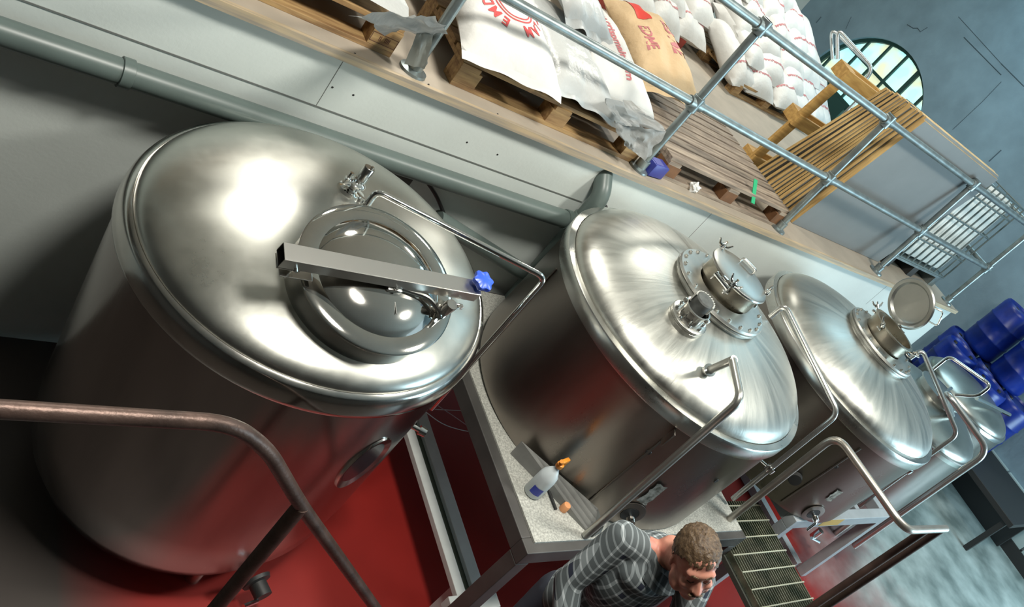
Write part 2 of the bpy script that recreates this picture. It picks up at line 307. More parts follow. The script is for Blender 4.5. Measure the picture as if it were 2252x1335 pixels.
# ---- second and third tank share a build
def bolt(bm, M, r=.010, h=.014):
    lathe(bm, [(0, h), (r * .6, h), (r * .6, h * .55), (r, h * .5), (r, 0)], M, 6)
def wing(bm, M, s=1.):
    # swing bolt with a wing nut
    tube(bm, [M @ Vector((0, 0, -.05 * s)), M @ Vector((0, 0, .035 * s))], .006 * s, 8)
    lathe(bm, [(0, .02 * s), (.012 * s, .018 * s), (.014 * s, 0), (0, 0)], M, 10)
    for q in (-1, 1):
        tube(bm, [M @ Vector((q * .008 * s, 0, .008 * s)), M @ Vector((q * .024 * s, 0, .014 * s)), M @ Vector((q * .038 * s, 0, .034 * s))], [.006 * s, .0055 * s, .004 * s], 8)
    return bm
def big_tank(T, label, depth, lid_open, leg_z=None):
    c, R, t = TK[T]; root = tank_root(T, label)
    # body
    bm = BM(); Rb = R * .985
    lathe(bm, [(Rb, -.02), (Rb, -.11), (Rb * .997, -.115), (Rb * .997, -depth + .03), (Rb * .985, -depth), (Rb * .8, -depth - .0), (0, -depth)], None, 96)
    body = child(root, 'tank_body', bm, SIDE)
    bm = BM()
    for ang in (-125, -60, 160, 60):
        a = math.radians(ang); M = Matrix.Rotation(a, 4, 'Z'); bm = BM()
        box(bm, (Rb * .998 + .002, 0, -depth * .55), (.006, .012, depth * .8), M, .002)
        new('weld_seam', bm, SIDE, body)
    # rolled rim band: flat step then dome
    bm = BM()
    lathe(bm, [(Rb - .01, -.075), (R * 1.0, -.075), (R * 1.003, -.068), (R * 1.003, -.006), (R * .998, 0), (R * .955, .002), (R * .95, -.004), (R * .93, -.006)], None, 96)
    child(root, 'rim_band', bm, BRUSH)
    k, a = .95, .26
    bm = BM(); lathe(bm, dome_prof(R, k, a, 28), None, 96); dome = child(root, 'dome', bm, DOMEM)
    # manway: wide bolted ring, neck, lid
    hr = .205; RR = .275
    bm = BM()
    lathe(bm, [(.262, .13), (.262, hr), (RR, hr), (RR + .002, hr + .006), (RR, hr + .012), (RR - .006, hr + .014), (RR, hr + .018), (RR + .002, hr + .024), (RR - .004, hr + .034), (.18, hr + .035), (.15, hr + .035), (.15, hr)], None, 72)
    ring = child(root, 'manway_ring', bm, RINGM)
    bm = BM(); bolt(bm, Matrix()); b0 = None
    for i in range(20):
        a_ = 2 * math.pi * (i + .4) / 20
        if b0 is None: o_ = b0 = new('ring_bolt', bm, BRUSH, ring)
        else: o_ = b0.copy(); COL.objects.link(o_)
        o_.location = (.252 * math.cos(a_), .252 * math.sin(a_), hr + .034)
    nx, ny = (.05, .03); nh = hr + .035 + .085
    bm = BM(); N_ = Matrix.Translation((nx, ny, 0))
    lathe(bm, [(.162, hr + .03), (.158, nh - .008), (.172, nh - .004), (.172, nh + .004), (.15, nh + .004), (.148, hr - .05)], N_, 64)
    neck = child(root, 'manway_neck', bm, NECKM)
    lidM = Matrix.Translation((nx, ny, nh + .006))
    if lid_open:
        hx = Vector((nx + .165, ny + .02, nh + .01))
        lidM = LIDPOSE
    bm = BM(); lathe(bm, [(0, .020), (.12, .020), (.145, .014), (.168, .012), (.176, .008), (.178, 0), (.170, -.010), (.148, -.012), (.142, -.004), (.134, .004), (0, .006)], lidM, 64)
    lid = child(root, 'manway_lid', bm, LIDM)
    bm = BM(); q = [(.168, -.045, .014), (.182, -.045, .05), (.182, .045, .05), (.168, .045, .014)]
    hrot = Matrix.Rotation(math.radians(35 if not lid_open else 155), 4, 'Z')
    tube(bm, fillet([lidM @ hrot @ Vector(v) for v in ([(.12, -.045, .016), (.12, -.045, .045), (.12, .045, .045), (.12, .045, .016)] if not lid_open else [(.17, -.05, .004), (.235, -.05, .004), (.235, .05, .004), (.17, .05, .004)])], .02, 5), .0055, 8)
    new('lid_handle', bm, CHROME, lid)
    angs = (95, -25, -145, 215 - 30) if not lid_open else (100, -70, 180)
    for i, ag in enumerate(angs[:3]):
        a_ = math.radians(ag); base = Matrix.Translation((nx, ny, nh)) @ Matrix.Rotation(a_, 4, 'Z') @ Matrix.Translation((.186, 0, .014 if not lid_open else .0))
        if lid_open: base = base @ Matrix.Rotation(math.radians(50), 4, 'Y')
        bm = BM(); wing(bm, base @ Matrix.Rotation(math.radians(60), 4, 'Z'), 1.15)
        p = Vector((nx, ny, nh)) + Vector((math.cos(a_), math.sin(a_), 0)) * .180
        box(bm, (.176, 0, -.03), (.03, .035, .012), Matrix.Translation((nx, ny, nh)) @ Matrix.Rotation(a_, 4, 'Z'), .002)
        child(root, 'wing_nut_clamp', bm, CHROME)
    # hinge block on the neck
    a_ = math.radians(200 if not lid_open else 20); Mh = Matrix.Translation((nx, ny, nh - .02)) @ Matrix.Rotation(a_, 4, 'Z')
    bm = BM(); tube(bm, [Mh @ Vector((.19, -.05, .01)), Mh @ Vector((.19, .05, .01))], .013, 12)
    for q in (-.045, .045): box(bm, (.178, q, 0), (.04, .008, .05), Mh, .002)
    box(bm, (.17, 0, .03), (.05, .03, .012), Mh, .002)
    if lid_open:
        for q in (-.03, .03): tube(bm, [Mh @ Vector((.19, q, .01)), lidM @ Vector((q, -.172, .006))], .008, 8)
    child(root, 'lid_hinge', bm, CHROME)
    # side port with ring, hole, sticker
    return root, body, dome
DOMEM = steel('dome_steel', (.60, .60, .555), .30, .48, (1, 1, 1), .08)
# make the dome brushing run from the crown to the rim
def radialise(M, freq=9., amp=.10):
    nt = M.node_tree; tc = nt.nodes.new('ShaderNodeTexCoord'); sx = nt.nodes.new('ShaderNodeSeparateXYZ'); nt.links.new(tc.outputs['Object'], sx.inputs[0])
    at2 = nt.nodes.new('ShaderNodeMath'); at2.operation = 'ARCTAN2'; nt.links.new(sx.outputs[1], at2.inputs[0]); nt.links.new(sx.outputs[0], at2.inputs[1])
    cs = nt.nodes.new('ShaderNodeCombineXYZ')
    ca = nt.nodes.new('ShaderNodeMath'); ca.operation = 'COSINE'; nt.links.new(at2.outputs[0], ca.inputs[0])
    sa = nt.nodes.new('ShaderNodeMath'); sa.operation = 'SINE'; nt.links.new(at2.outputs[0], sa.inputs[0])
    nt.links.new(ca.outputs[0], cs.inputs[0]); nt.links.new(sa.outputs[0], cs.inputs[1]); nt.links.new(sx.outputs[2], cs.inputs[2])
    mp = [n for n in nt.nodes if n.type == 'MAPPING'][0]; mp.inputs['Scale'].default_value = (freq, freq, 1.2)
    nt.links.new(cs.outputs[0], mp.inputs[0])
radialise(DOMEM, 2.2)
RINGM = steel('worn_steel', (.50, .50, .47), .30, .48, (2, 2, 2), .06)
NECKM = steel('stained_steel', (.52, .47, .38), .22, .40, (2, 2, 2), .05)
LIDM = steel('lid_steel', (.50, .50, .47), .28, .42, (1, 1, 1), .02)
LIDPOSE = Matrix()
# open lid pose of the third tank, swung up on its hinge
c3 = TM(3).inverted() @ (CAM + ray(2003, 668) * 5.9)
_n = (TM(3).inverted().to_3x3() @ Vector((.98, .03, .20))).normalized()
LIDPOSE = disc_frame(c3, _n, (0, 1, 0))

t2, body2, dome2 = big_tank(2, 'large round steel tank with its bolted manway lid shut, on the slab', .765, False)
t3, body3, dome3 = big_tank(3, 'large round steel tank with its manway lid standing open', .775, True)

def port(T, root, px, py, r=.045, lever=True):
    p, n = side_hit(T, px, py, .985); M = disc_frame(p, n, (0, 0, 1))
    bm = BM(); lathe(bm, [(r * 1.7, .0), (r * 1.7, .004), (r * 1.1, .008), (r, .008), (r * .98, -.005), (0, -.006)], M, 32)
    o = child(root, 'side_port', bm, SIDE)
    bm = BM(); lathe(bm, [(0, .0095), (r * .96, .0095), (r * .96, .0)], M, 24); new('port_bore', bm, DARK, o)
    if lever:
        bm = BM(); tube(bm, fillet([M @ Vector((0, 0, .0)), M @ Vector((0, 0, .07)), M @ Vector((-.075, .015, .085))], .02), .009, 10)
        lathe(bm, [(.0, .0), (.02, .0), (.02, .03), (.0, .03)], M @ Matrix.Translation((0, 0, .03)), 16)
        new('valve_lever', bm, CHROME, o)
    return o
port(2, t2, 1384, 1128, .047); port(3, t3, 1788, 1128, .045)
p_, n_ = side_hit(3, 1748, 1050, .985); bm = BM(); lathe(bm, [(0, .03), (.04, .028), (.045, 0)], disc_frame(p_, n_), 24); child(t3, 'sight_glass', bm, DARK)
def sticker(T, root, px, py, wd, ht, rot, col, name='paper_label'):
    p, n = side_hit(T, px, py, .985); M = disc_frame(p + n * .004, n, (0, 0, 1)) @ Matrix.Rotation(rot, 4, 'Z')
    bm = BM(); nx_, ny_ = 8, 5; rnd = random.Random(px); g = []
    for i in range(nx_ + 1):
        g.append([bm.verts.new(M @ Vector(((i / nx_ - .5) * wd + (rnd.uniform(-.004, .006) if j in (0, ny_) or i in (0, nx_) else 0), (j / ny_ - .5) * ht + (rnd.uniform(-.006, .006) if j in (0, ny_) else 0), -((j / ny_ - .5) * ht) ** 2 / 1.5))) for j in range(ny_ + 1)])
    for i in range(nx_):
        for j in range(ny_): bm.faces.new([g[i][j], g[i + 1][j], g[i + 1][j + 1], g[i][j + 1]])
    return child(root, name, bm, mat('torn_paper' + name, col, .7, 0, var=(40, .3, (.12, .12, .10))))
sticker(2, t2, 1434, 1086, .15, .06, 0, (.50, .50, .46)); sticker(3, t3, 1833, 1090, .11, .05, .1, (.62, .60, .60))
for T, rt, (x, y) in ((2, t2, (1426, 995)), (3, t3, (1838, 1027)), (2, t2, (1575, 1058))):
    p_, n_ = side_hit(T, x, y, .985); bm = BM(); lathe(bm, [(0, .001), (.012, .002), (.014, 0)], disc_frame(p_, n_), 16); child(rt, 'plug_hole', bm, DARK)
# vent flange and filter cap on the second dome
p_, n_ = dome_hit(2, 1508, 705); c_ = Vector((p_.x, p_.y, p_.z)); Mv = disc_frame(c_, (n_ + Vector((0, 0, .6))).normalized())
bm = BM(); lathe(bm, [(.098, -.03), (.098, .012), (.094, .014), (.098, .016), (.098, .028), (.092, .032), (.05, .032), (.05, 0)], Mv, 48)
fl = child(t2, 'vent_flange', bm, BRUSH)
for i in range(8):
    a_ = 2 * math.pi * i / 8 + .2; bm = BM(); bolt(bm, Mv @ Matrix.Translation((.078 * math.cos(a_), .078 * math.sin(a_), .031)), .009, .016)
    new('flange_bolt', bm, CHROME, fl)
bm = BM(); lathe(bm, [(.058, .03), (.058, .085), (.066, .087), (.067, .094), (.060, .096), (.055, .09), (.052, .03)], Mv, 48)
for a_ in (-1.2, 2.4): box(bm, (.068 * math.cos(a_), .068 * math.sin(a_), .085), (.02, .02, .02), Mv, .003)
nk = child(t2, 'vent_neck', bm, STEEL)
Mf = Mv @ Matrix.Translation((.006, .012, .0)); 
bm = BM(); lathe(bm, [(0, .145), (.040, .145), (.046, .138), (.046, .05)], Mf, 32)
new('filter_cap', bm, mat('dull_grey_rubber', (.10, .105, .10), .6, var=(30, .4)), nk)
bm = BM()
for i in range(14):
    a_ = math.radians(-60 + i * 15); box(bm, (.049 * math.cos(a_), .049 * math.sin(a_), .118), (.012, .004, .05), Mf @ Matrix.Rotation(0, 4, 'Z'))
lathe(bm, [(.047, .095), (.052, .097), (.052, .14), (.047, .142)], Mf, 24, math.radians(-65), math.radians(150))
new('filter_teeth', bm, mat('pale_plastic', (.50, .50, .46), .5), nk)
# name plate
p_, n_ = dome_hit(2, 1588, 716); bm = BM(); box(bm, (0, 0, .006), (.02, .06, .012), disc_frame(p_, n_, (1, .2, 0)), .002); child(t2, 'name_plate', bm, BRUSH)
# gooseneck overflow tube running down the front of the second tank
wl = lambda T, p: TM(T).inverted() @ Vector(p)
bx, by = 2.745, 1.295
foot = Vector((bx, by, .905)); d_ = at(1602, 868, 1, by); 
topv = Vector((bx, by, d_.z - .02))
pk = CAM + ray(1611, 792) * ((topv - CAM).length * 1.02)
pd, nd = dome_hit(2, 1552, 818); pdw = TM(2) @ pd
pk = CAM + ray(1611, 792) * (((topv - CAM).length + (pdw - CAM).length) / 2)
bm = BM(); path = fillet([wl(2, foot), wl(2, topv), wl(2, topv + (pk - topv) * .5), wl(2, pk)], .16, 8)
tube(bm, path, .0185, 16); tube(bm, [wl(2, pk + (pk - pdw).normalized() * .012), pd], .0185, 16)
gn = child(t2, 'overflow_tube', bm, mat('satin_tube', (.46, .46, .43), .33, .9))
bm = BM(); lathe(bm, [(.019, .035), (.03, .033), (.03, .026), (.022, .024), (.022, 0), (.03, -.01)], disc_frame(pd, (wl(2, pk) - pd).normalized()), 20); new('tube_clamp', bm, CHROME, gn)
bm = BM(); p_, n_ = side_hit(2, 1470, 955, .985)
box(bm, (0, 0, .02), (.09, .008, .05), disc_frame(p_, n_, (0, 0, 1)), .002); new('tube_bracket', bm, SIDE, gn)

def cip(T, root, pts, r=.016, name='cleaning_pipe', m=None, fr=.06):
    bm = BM(); tube(bm, fillet([wl(T, p) for p in pts], fr, 8), r, 14); return child(root, name, bm, m or DGALV)
# cleaning pipe of the second tank: from the manway over the dome and down between the tanks
vx, vy = 3.985, 1.45
vz = at(1838, 905, 0, vx).z
a0 = TM(2) @ (dome_hit(2, 1692, 700)[0] + Vector((0, 0, .05)))
topc = Vector((vx, vy, 1.83)); 
def zon(px, py, x, y):      # height on the vertical line (x,y) nearest to a pixel ray
    r = ray(px, py); s = (x * r.x + y * r.y) / (r.x ** 2 + r.y ** 2); return CAM.z + s * r.z
topc = Vector((vx, vy, zon(1838, 903, vx, vy)))
c2 = cip(2, t2, [a0 + Vector((-.01, 0, -.04)), a0 + Vector((0, 0, .07)), topc, Vector((vx, vy, .95))])
bm = BM(); M_ = disc_frame(wl(2, (vx, vy, zon(1692, 1028, vx, vy))), (0, 0, 1)); lathe(bm, [(.016, .02), (.028, .018), (.03, 0), (.028, -.018), (.016, -.02)], M_, 16)
tube(bm, [M_ @ Vector((0, 0, 0)), M_ @ Vector((-.12, .12, 0))], .008, 8); new('pipe_clamp', bm, CHROME, c2)
# third tank
vx3, vy3 = 5.93, 1.50
vz3 = zon(2112, 962, vx3, vy3)
a3 = TM(3) @ (dome_hit(3, 2000, 790)[0] + Vector((0, 0, .06)))
c3p = cip(3, t3, [a3 + Vector((-.02, 0, -.05)), a3 + Vector((0, 0, .05)), Vector((vx3, vy3, vz3)), Vector((vx3, vy3, .7))], .017)
bm = BM(); M_ = disc_frame(wl(3, (vx3, vy3, zon(2005, 1042, vx3, vy3))), (0, 0, 1)); lathe(bm, [(.016, .02), (.028, .018), (.03, 0), (.028, -.018), (.016, -.02)], M_, 16)
tube(bm, fillet([M_ @ Vector((0, 0, 0)), M_ @ Vector((-.03, .06, .03)), M_ @ Vector((-.16, .15, .03))], .02), .009, 8); new('pipe_clamp', bm, CHROME, c3p)

# ---- first tank
c, R, t = TK[1]; t1 = tank_root(1, 'nearest round steel tank, polished, with a barred lid and blue knob')
POL = steel('near_dome_steel', (.55, .55, .505), .26, .38, (1, 1, 1), .02)
bm = BM(); Rb = R * 1.0
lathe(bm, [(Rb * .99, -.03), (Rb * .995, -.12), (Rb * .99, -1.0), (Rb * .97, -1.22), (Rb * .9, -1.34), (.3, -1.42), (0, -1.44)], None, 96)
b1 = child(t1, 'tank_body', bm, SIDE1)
bm = BM(); lathe(bm, [(Rb * .98, -.085), (R * 1.005, -.085), (R * 1.018, -.075), (R * 1.018, -.060), (R * 1.010, -.030), (R * .998, -.008), (R * .985, .003), (R * .965, .009), (R * .955, .006)], None, 128)
child(t1, 'rim_band', bm, STEEL)
bm = BM(); k1, a1 = .96, .215; lathe(bm, dome_prof(R, k1, a1, 30), None, 128); d1 = child(t1, 'dome', bm, POL)
# lid neck and dished lid, set on the front slope of the dome
LC = TM(1).inverted() @ Vector((1.372, 1.808, 1.722)); LN = (TM(1).inverted().to_3x3() @ Vector((-.039, -.274, 1))).normalized(); LR = .274
xd = (TM(1).inverted().to_3x3() @ (at(1045, 628, 2, 1.75) - at(620, 555, 2, 1.75))).normalized()
ML = disc_frame(LC, LN, xd)
bm = BM(); lathe(bm, [(LR * .965, -.16), (LR * .965, -.022), (LR * .985, -.02), (LR * .985, -.012), (LR * .9, -.012)], ML, 72); child(t1, 'manway_neck', bm, STEEL)
LID1 = steel('mirror_lid', (.60, .58, .54), .04, .10, bump=.004)
bm = BM(); lathe(bm, [(LR * .98, -.012), (LR, -.010), (LR + .001, -.002), (LR * .985, .002), (LR * .80, .004), (LR * .785, .003), (LR * .77, .006), (LR * .70, .020), (LR * .5, .038), (LR * .3, .047), (0, .051)], ML, 96)
lid1 = child(t1, 'manway_lid', bm, LID1)
bm = BM(); tube(bm, [ML @ Vector((LR * x_, -.12 + .02 * x_, .05 - .07 * abs(x_ - .1) ** 2 - .013)) for x_ in (-.02, .0, .02)], .003, 6)
tube(bm, [ML @ Vector((.01, -y_, .0415 - .35 * (y_ - .06) ** 2)) for y_ in (.03, .07, .11, .15)], .0022, 6); new('etched_line', bm, BRUSH, lid1)
# clamp bar of square tube across the lid
hb = .085
L = TM(1).inverted()
def onlid(px, py, h):
    o = L @ CAM; r = L.to_3x3() @ ray(px, py); n = LN; s = ((LC + n * h) - o).dot(n) / r.dot(n); return o + r * s
A = onlid(617, 560, hb); B = onlid(1047, 640, hb)
dx = (B - A).normalized(); Mb = disc_frame((A + B) / 2, LN, dx); Lb = (B - A).length; wq, hq = .056, .046
bm = BM(); T_ = .0025
for s_ in (-1, 1):
    box(bm, (0, s_ * (wq / 2), 0), (Lb, T_, hq), Mb, .0008); box(bm, (0, 0, s_ * hq / 2), (Lb, wq, T_), Mb, .0008)
bar = child(t1, 'clamp_bar', bm, mat('bar_steel', (.60, .58, .55), .28, 1), smooth=False)
for x_ in (-.012, .012): pass
bm = BM(); box(bm, (-Lb / 2 + .035, -.002, -.032), (.07, .05, .004), Mb, .001); box(bm, (-Lb / 2 + .045, -.002, -.055), (.006, .05, .05), Mb, .001)
tube(bm, [Mb @ Vector((-Lb / 2 + .05, -.04, -.015)), Mb @ Vector((-Lb / 2 + .05, .04, -.015))], .005, 8)
box(bm, (-Lb / 2 + .07, -.012, -.06), (.10, .045, .004), Mb, .001); new('hinge_bracket', bm, STEEL, bar, smooth=False)
bm = BM(); box(bm, (.04, -.02, -.032), (.05, .035, .012), Mb, .002); bolt(bm, Mb @ Matrix.Translation((.04, -.033, -.026)), .008, .01)
tube(bm, [Mb @ Vector((.04, 0, -.02)), Mb @ Vector((.04, 0, -.045))], .012, 12); new('lid_pivot', bm, STEEL, bar)
# blue star knob
Mk = Mb @ Matrix.Translation((Lb / 2 - .004, .012, hq / 2 + .012))
def star(bm, M, r=.037, h=.027, n=6):
    rows = []
    for zz, sc_ in ((0, .55), (.004, .92), (h * .5, 1), (h * .85, .95), (h, .72), (h + .003, .3)):
        rows.append([bm.verts.new(M @ Vector((r * sc_ * (1 + .11 * math.cos(n * a)) * math.cos(a), r * sc_ * (1 + .11 * math.cos(n * a)) * math.sin(a), zz))) for a in [2 * math.pi * i / 60 for i in range(60)]])
    for a, b_ in zip(rows, rows[1:]):
        for i in range(60): bm.faces.new([a[i], a[(i + 1) % 60], b_[(i + 1) % 60], b_[i]])
    bm.faces.new(rows[0][::-1]); bm.faces.new(rows[-1]); return bm
kn = child(t1, 'clamp_knob', star(BM(), Mk), mat('bright_blue_knob', (.03, .10, .62), .35), 'blue star-shaped knob')
bm = BM(); lathe(bm, [(0, .029), (.006, .028), (.008, .024), (.008, 0)], Mk, 12); lathe(bm, [(.007, -.10), (.007, .0)], Mk, 10); new('knob_stud', bm, CHROME, kn)
# latch under the bar end, with curved handle
bm = BM(); q = Mb
tube(bm, fillet([q @ Vector((Lb / 2 - .30, -.02, -.03)), q @ Vector((Lb / 2 - .17, -.035, -.035)), q @ Vector((Lb / 2 - .12, -.07, -.06)), q @ Vector((Lb / 2 - .115, -.085, -.07))], .03), .008, 8)
lathe(bm, [(0, .035), (.019, .035), (.021, .03), (.021, -.04), (0, -.04)], q @ Matrix.Translation((Lb / 2 - .10, -.062, -.045)), 24)
tube(bm, [q @ Vector((Lb / 2 - .125, -.055, -.045)), q @ Vector((Lb / 2 - .03, -.045, -.05))], .006, 8)
box(bm, (Lb / 2 - .06, -.04, -.055), (.05, .006, .035), q, .002); bolt(bm, q @ Matrix.Translation((Lb / 2 - .045, -.048, -.045)), .009, .014)
child(t1, 'latch', bm, STEEL)
# pressure valve behind the lid
pv, nv = dome_hit(1, 772, 420, k1, a1); Mv = disc_frame(pv, (TM(1).inverted().to_3x3() @ Vector((.10, .10, 1))).normalized())
bm = BM(); lathe(bm, [(.05, -.01), (.05, .006), (.034, .010), (.022, .012), (.022, .03), (.034, .032), (.036, .040), (.030, .046), (.022, .048), (.022, .058), (.0, .06)], Mv, 32)
box(bm, (-.04, -.01, .038), (.03, .02, .03), Mv, .004); tube(bm, [Mv @ Vector((-.045, -.01, .03)), Mv @ Vector((-.045, -.01, .075))], .008, 10)
pvv = child(t1, 'relief_valve', bm, CHROME)
bm = BM(); lathe(bm, [(0, .115), (.019, .115), (.0215, .112), (.0215, .055), (0, .05)], Mv @ Matrix.Translation((.008, .004, 0)), 32)
tube(bm, [Mv @ Vector((.014, -.002, .112)), Mv @ Vector((.014, -.002, .124))], .006, 10); new('valve_body', bm, STEEL, pvv)
bm = BM(); pn, nn = dome_hit(1, 792, 441, k1, a1); lathe(bm, [(0, .014), (.012, .012), (.014, 0)], disc_frame(pn, nn), 16); child(t1, 'dome_stud', bm, CHROME)
# cleaning pipe of the first tank
e1 = Vector((2.13, 1.955, 0)); z1 = zon(1201, 611, e1.x, e1.y)
e1.z = z1; s1_ = TM(1) @ dome_hit(1, 806, 452, k1, a1)[0]
s2_ = CAM + ray(828, 420) * ((s1_ - CAM).length - .02)
cip(1, t1, [s1_, s2_, e1, Vector((e1.x - .0, e1.y, .9))], .0125, 'cleaning_pipe', CHROME, .045)
# side sight window and a small tap, seen at the edge of the tank
bm = BM(); M_ = Matrix.Rotation(math.radians(-28), 4, 'Z')
p0 = side_hit(1, 800, 1020, 1.0)
ap = math.atan2(p0[0].y, p0[0].x); 
bm = BM(); Ms = Matrix.Rotation(ap, 4, 'Z') @ Matrix.Translation((Rb * .985, 0, p0[0].z)) @ Matrix.Rotation(math.pi / 2, 4, 'Y')
lathe(bm, [(.062, .004), (.085, .012), (.088, .002), (.086, -.02)], Ms @ Matrix.Diagonal((1.9, 1, 1, 1)), 48)
sw = child(t1, 'inspection_window', bm, STEEL)
bm = BM(); lathe(bm, [(0, .007), (.066, .006)], Ms @ Matrix.Diagonal((1.9, 1, 1, 1)), 32); new('window_pane', bm, mat('dark_sight_glass', (.03, .03, .035), .12), sw)
bm = BM(); pt = CAM + ray(922, 945) * ((Vector((1.95, 1.85, .95)) - CAM).length); ptl = wl(1, pt)
dd = Vector((ptl.x, ptl.y, 0)).normalized(); tube(bm, [ptl - dd * .10, ptl + dd * .03], .012, 12); lathe(bm, [(0, .03), (.02, .03), (.022, 0), (0, 0)], disc_frame(ptl, dd), 16)
child(t1, 'sample_tap', bm, CHROME)
p_, n_ = side_hit(1, 562, 1275, .99); M_ = disc_frame(p_, n_); bm = BM(); lathe(bm, [(0, .08), (.035, .08), (.035, .02), (.055, .015), (.06, 0)], M_, 24); bv = child(t1, 'outlet_valve', bm, DARK)
bm = BM(); tube(bm, [M_ @ Vector((-.03, 0, .085)), M_ @ Vector((-.1, .02, .09))], .01, 8); new('valve_handle', bm, CHROME, bv)
for ang in (30, 150, 270):
    a_ = math.radians(ang); bm = BM(); p_ = TM(1).to_3x3() @ Vector((math.cos(a_) * .5, math.sin(a_) * .5, 0)); p0 = TM(1) @ Vector((math.cos(a_) * .5, math.sin(a_) * .5, -1.3))
    tube(bm, [wl(1, p0), wl(1, (p0.x, p0.y, 0.0))], .035, 16); child(t1, 'leg', bm, STEEL)
# ------------------------------------------------------------------ stands, walkway, rails, pipes
SLAB = mat('speckled_terrazzo', (.56, .56, .51), .5, 0, var=(110, .45), bump=(70, .1))
def stand(x0, x1, y0, y1, zt, label, m, slab, z_leg=0., w_=.075):
    r = thing('tank_stand', ((x0 + x1) / 2, (y0 + y1) / 2, 0), label, 'stand'); o = Vector(r.location)
    def add(nm, a, b, mm, bev=.004): return child(r, nm, box2(BM(), Vector(a) - o, Vector(b) - o, bev), mm, smooth=False)
    add('frame_beam', (x0, y0, zt - .10), (x1, y0 + w_, zt - .012), m); add('frame_beam', (x0, y1 - w_, zt - .10), (x1, y1, zt - .012), m)
    add('frame_beam', (x0, y0 + w_, zt - .10), (x0 + w_, y1 - w_, zt - .012), m); add('frame_beam', (x1 - w_, y0 + w_, zt - .10), (x1, y1 - w_, zt - .012), m)
    for x in (x0, x1 - w_):
        for y in (y0, y1 - w_): add('leg', (x, y, 0), (x + w_, y + w_, zt - .10), m)
    if slab: add('slab_top', (x0 + .055, y0 + .045, zt - .04), (x1 - .02, y1 - .02, zt - .002), SLAB, .002)
    else:
        for x in (x0 + .42, x1 - .42): add('cross_bar', (x - .03, y0 + w_, zt - .08), (x + .03, y1 - w_, zt - .012), m)
    return r, o
s2, so = stand(2.385, 4.02, 1.235, 2.84, .90, 'dark grey steel stand with a speckled slab top under the middle tank', FRAME, True)
# upstand plate folded round the foot of the tank
bm = BM(); P_ = [(2.455, 1.80), (2.80, 1.355), (2.93, 1.345)]; P_ = [(2.50, 1.82), (2.80, 1.345), (2.87, 1.335)]
pts = [at(1147, 970, 2, .985), at(1315, 1118, 2, .985), at(1328, 1158, 2, .985)]; low = [at(1122, 997, 2, .9), at(1302, 1182, 2, .9), at(1322, 1172, 2, .9)]
V_ = []
for hi, lo in zip(pts, low): V_.append([bm.verts.new(hi - so), bm.verts.new(Vector((lo.x, lo.y, .899)) - so)])
for a, b_ in zip(V_, V_[1:]): bm.faces.new([a[0], b_[0], b_[1], a[1]])
bmesh.ops.solidify(bm, geom=bm.faces[:], thickness=.006)
child(s2, 'upstand_plate', bm, mat('dull_zinc_plate', (.42, .42, .40), .5, .2, var=(12, .2)), smooth=False)
STAND3 = mat('pale_blue_grey_paint', (.40, .43, .45), .45, 0, var=(8, .15))
s3, so3 = stand(4.68, 6.02, 1.33, 2.80, .885, 'pale blue-grey open steel stand under the tank with the open lid', STAND3, False)
child(s3, 'warning_label', box2(BM(), Vector((5.05, 1.3285, .80)) - so3, Vector((5.32, 1.3295, .87)) - so3), mat('yellow_label', (.62, .38, .08), .5), 'faded yellow label', smooth=False)
child(s3, 'floor_rail', box2(BM(), Vector((5.86, 1.405, .01)) - so3, Vector((5.93, 2.725, .08)) - so3), STAND3, smooth=False)
bm = BM(); q = at(1790, 1178, 1, 1.6) - so3; tube(bm, [q + Vector((0, 0, .08)), q - Vector((0, 0, .02))], .03, 16); tube(bm, [q + Vector((-.06, -.02, .0)), q + Vector((.06, -.05, -.02))], .014, 10)
child(s3, 'drain_valve', bm, CHROME)
# walkway grating
gx0, gx1, gy0, gy1, gz = 4.03, 4.60, .55, 1.56, .75
OLIVE = mat('dirty_grating_steel', (.20, .20, .14), .5, .35, var=(9, .45, (.06, .075, .05)))
g = thing('walkway_grating', (gx0, gy0, 0), 'worn olive steel grating walkway between the two stands', 'walkway'); go = Vector(g.location)
bm = BM()
for i in range(int((gx1 - gx0) / .024) + 1): box2(bm, Vector((gx0 + i * .024 - .003, gy0, gz - .04)) - go, Vector((gx0 + i * .024 + .003, gy1, gz)) - go)
child(g, 'bearing_bars', bm, OLIVE, smooth=False)
bm = BM(); ROD = mat('grating_rod', (.48, .47, .36), .4, .3)
y = gy0 + .02
while y < gy1: box2(bm, Vector((gx0, y - .004, gz - .012)) - go, Vector((gx1, y + .004, gz + .003)) - go); y += .106
child(g, 'cross_rods', bm, ROD, smooth=False)
child(g, 'dark_underlay', box2(BM(), Vector((gx0 - .02, gy0 - .02, gz - .075)) - go, Vector((gx1 + .02, gy1 + .02, gz - .045)) - go), mat('shade_under_grating', (.05, .055, .045), .6), smooth=False)  # dark sheet added below the bars for the black shade beneath them
for x, y in ((gx0, gy0), (gx1 - .05, gy0), (gx0, gy1 - .05), (gx1 - .05, gy1 - .05)): child(g, 'leg', box2(BM(), Vector((x, y, 0)) - go, Vector((x + .05, y + .05, gz - .075)) - go), FRAME, smooth=False)
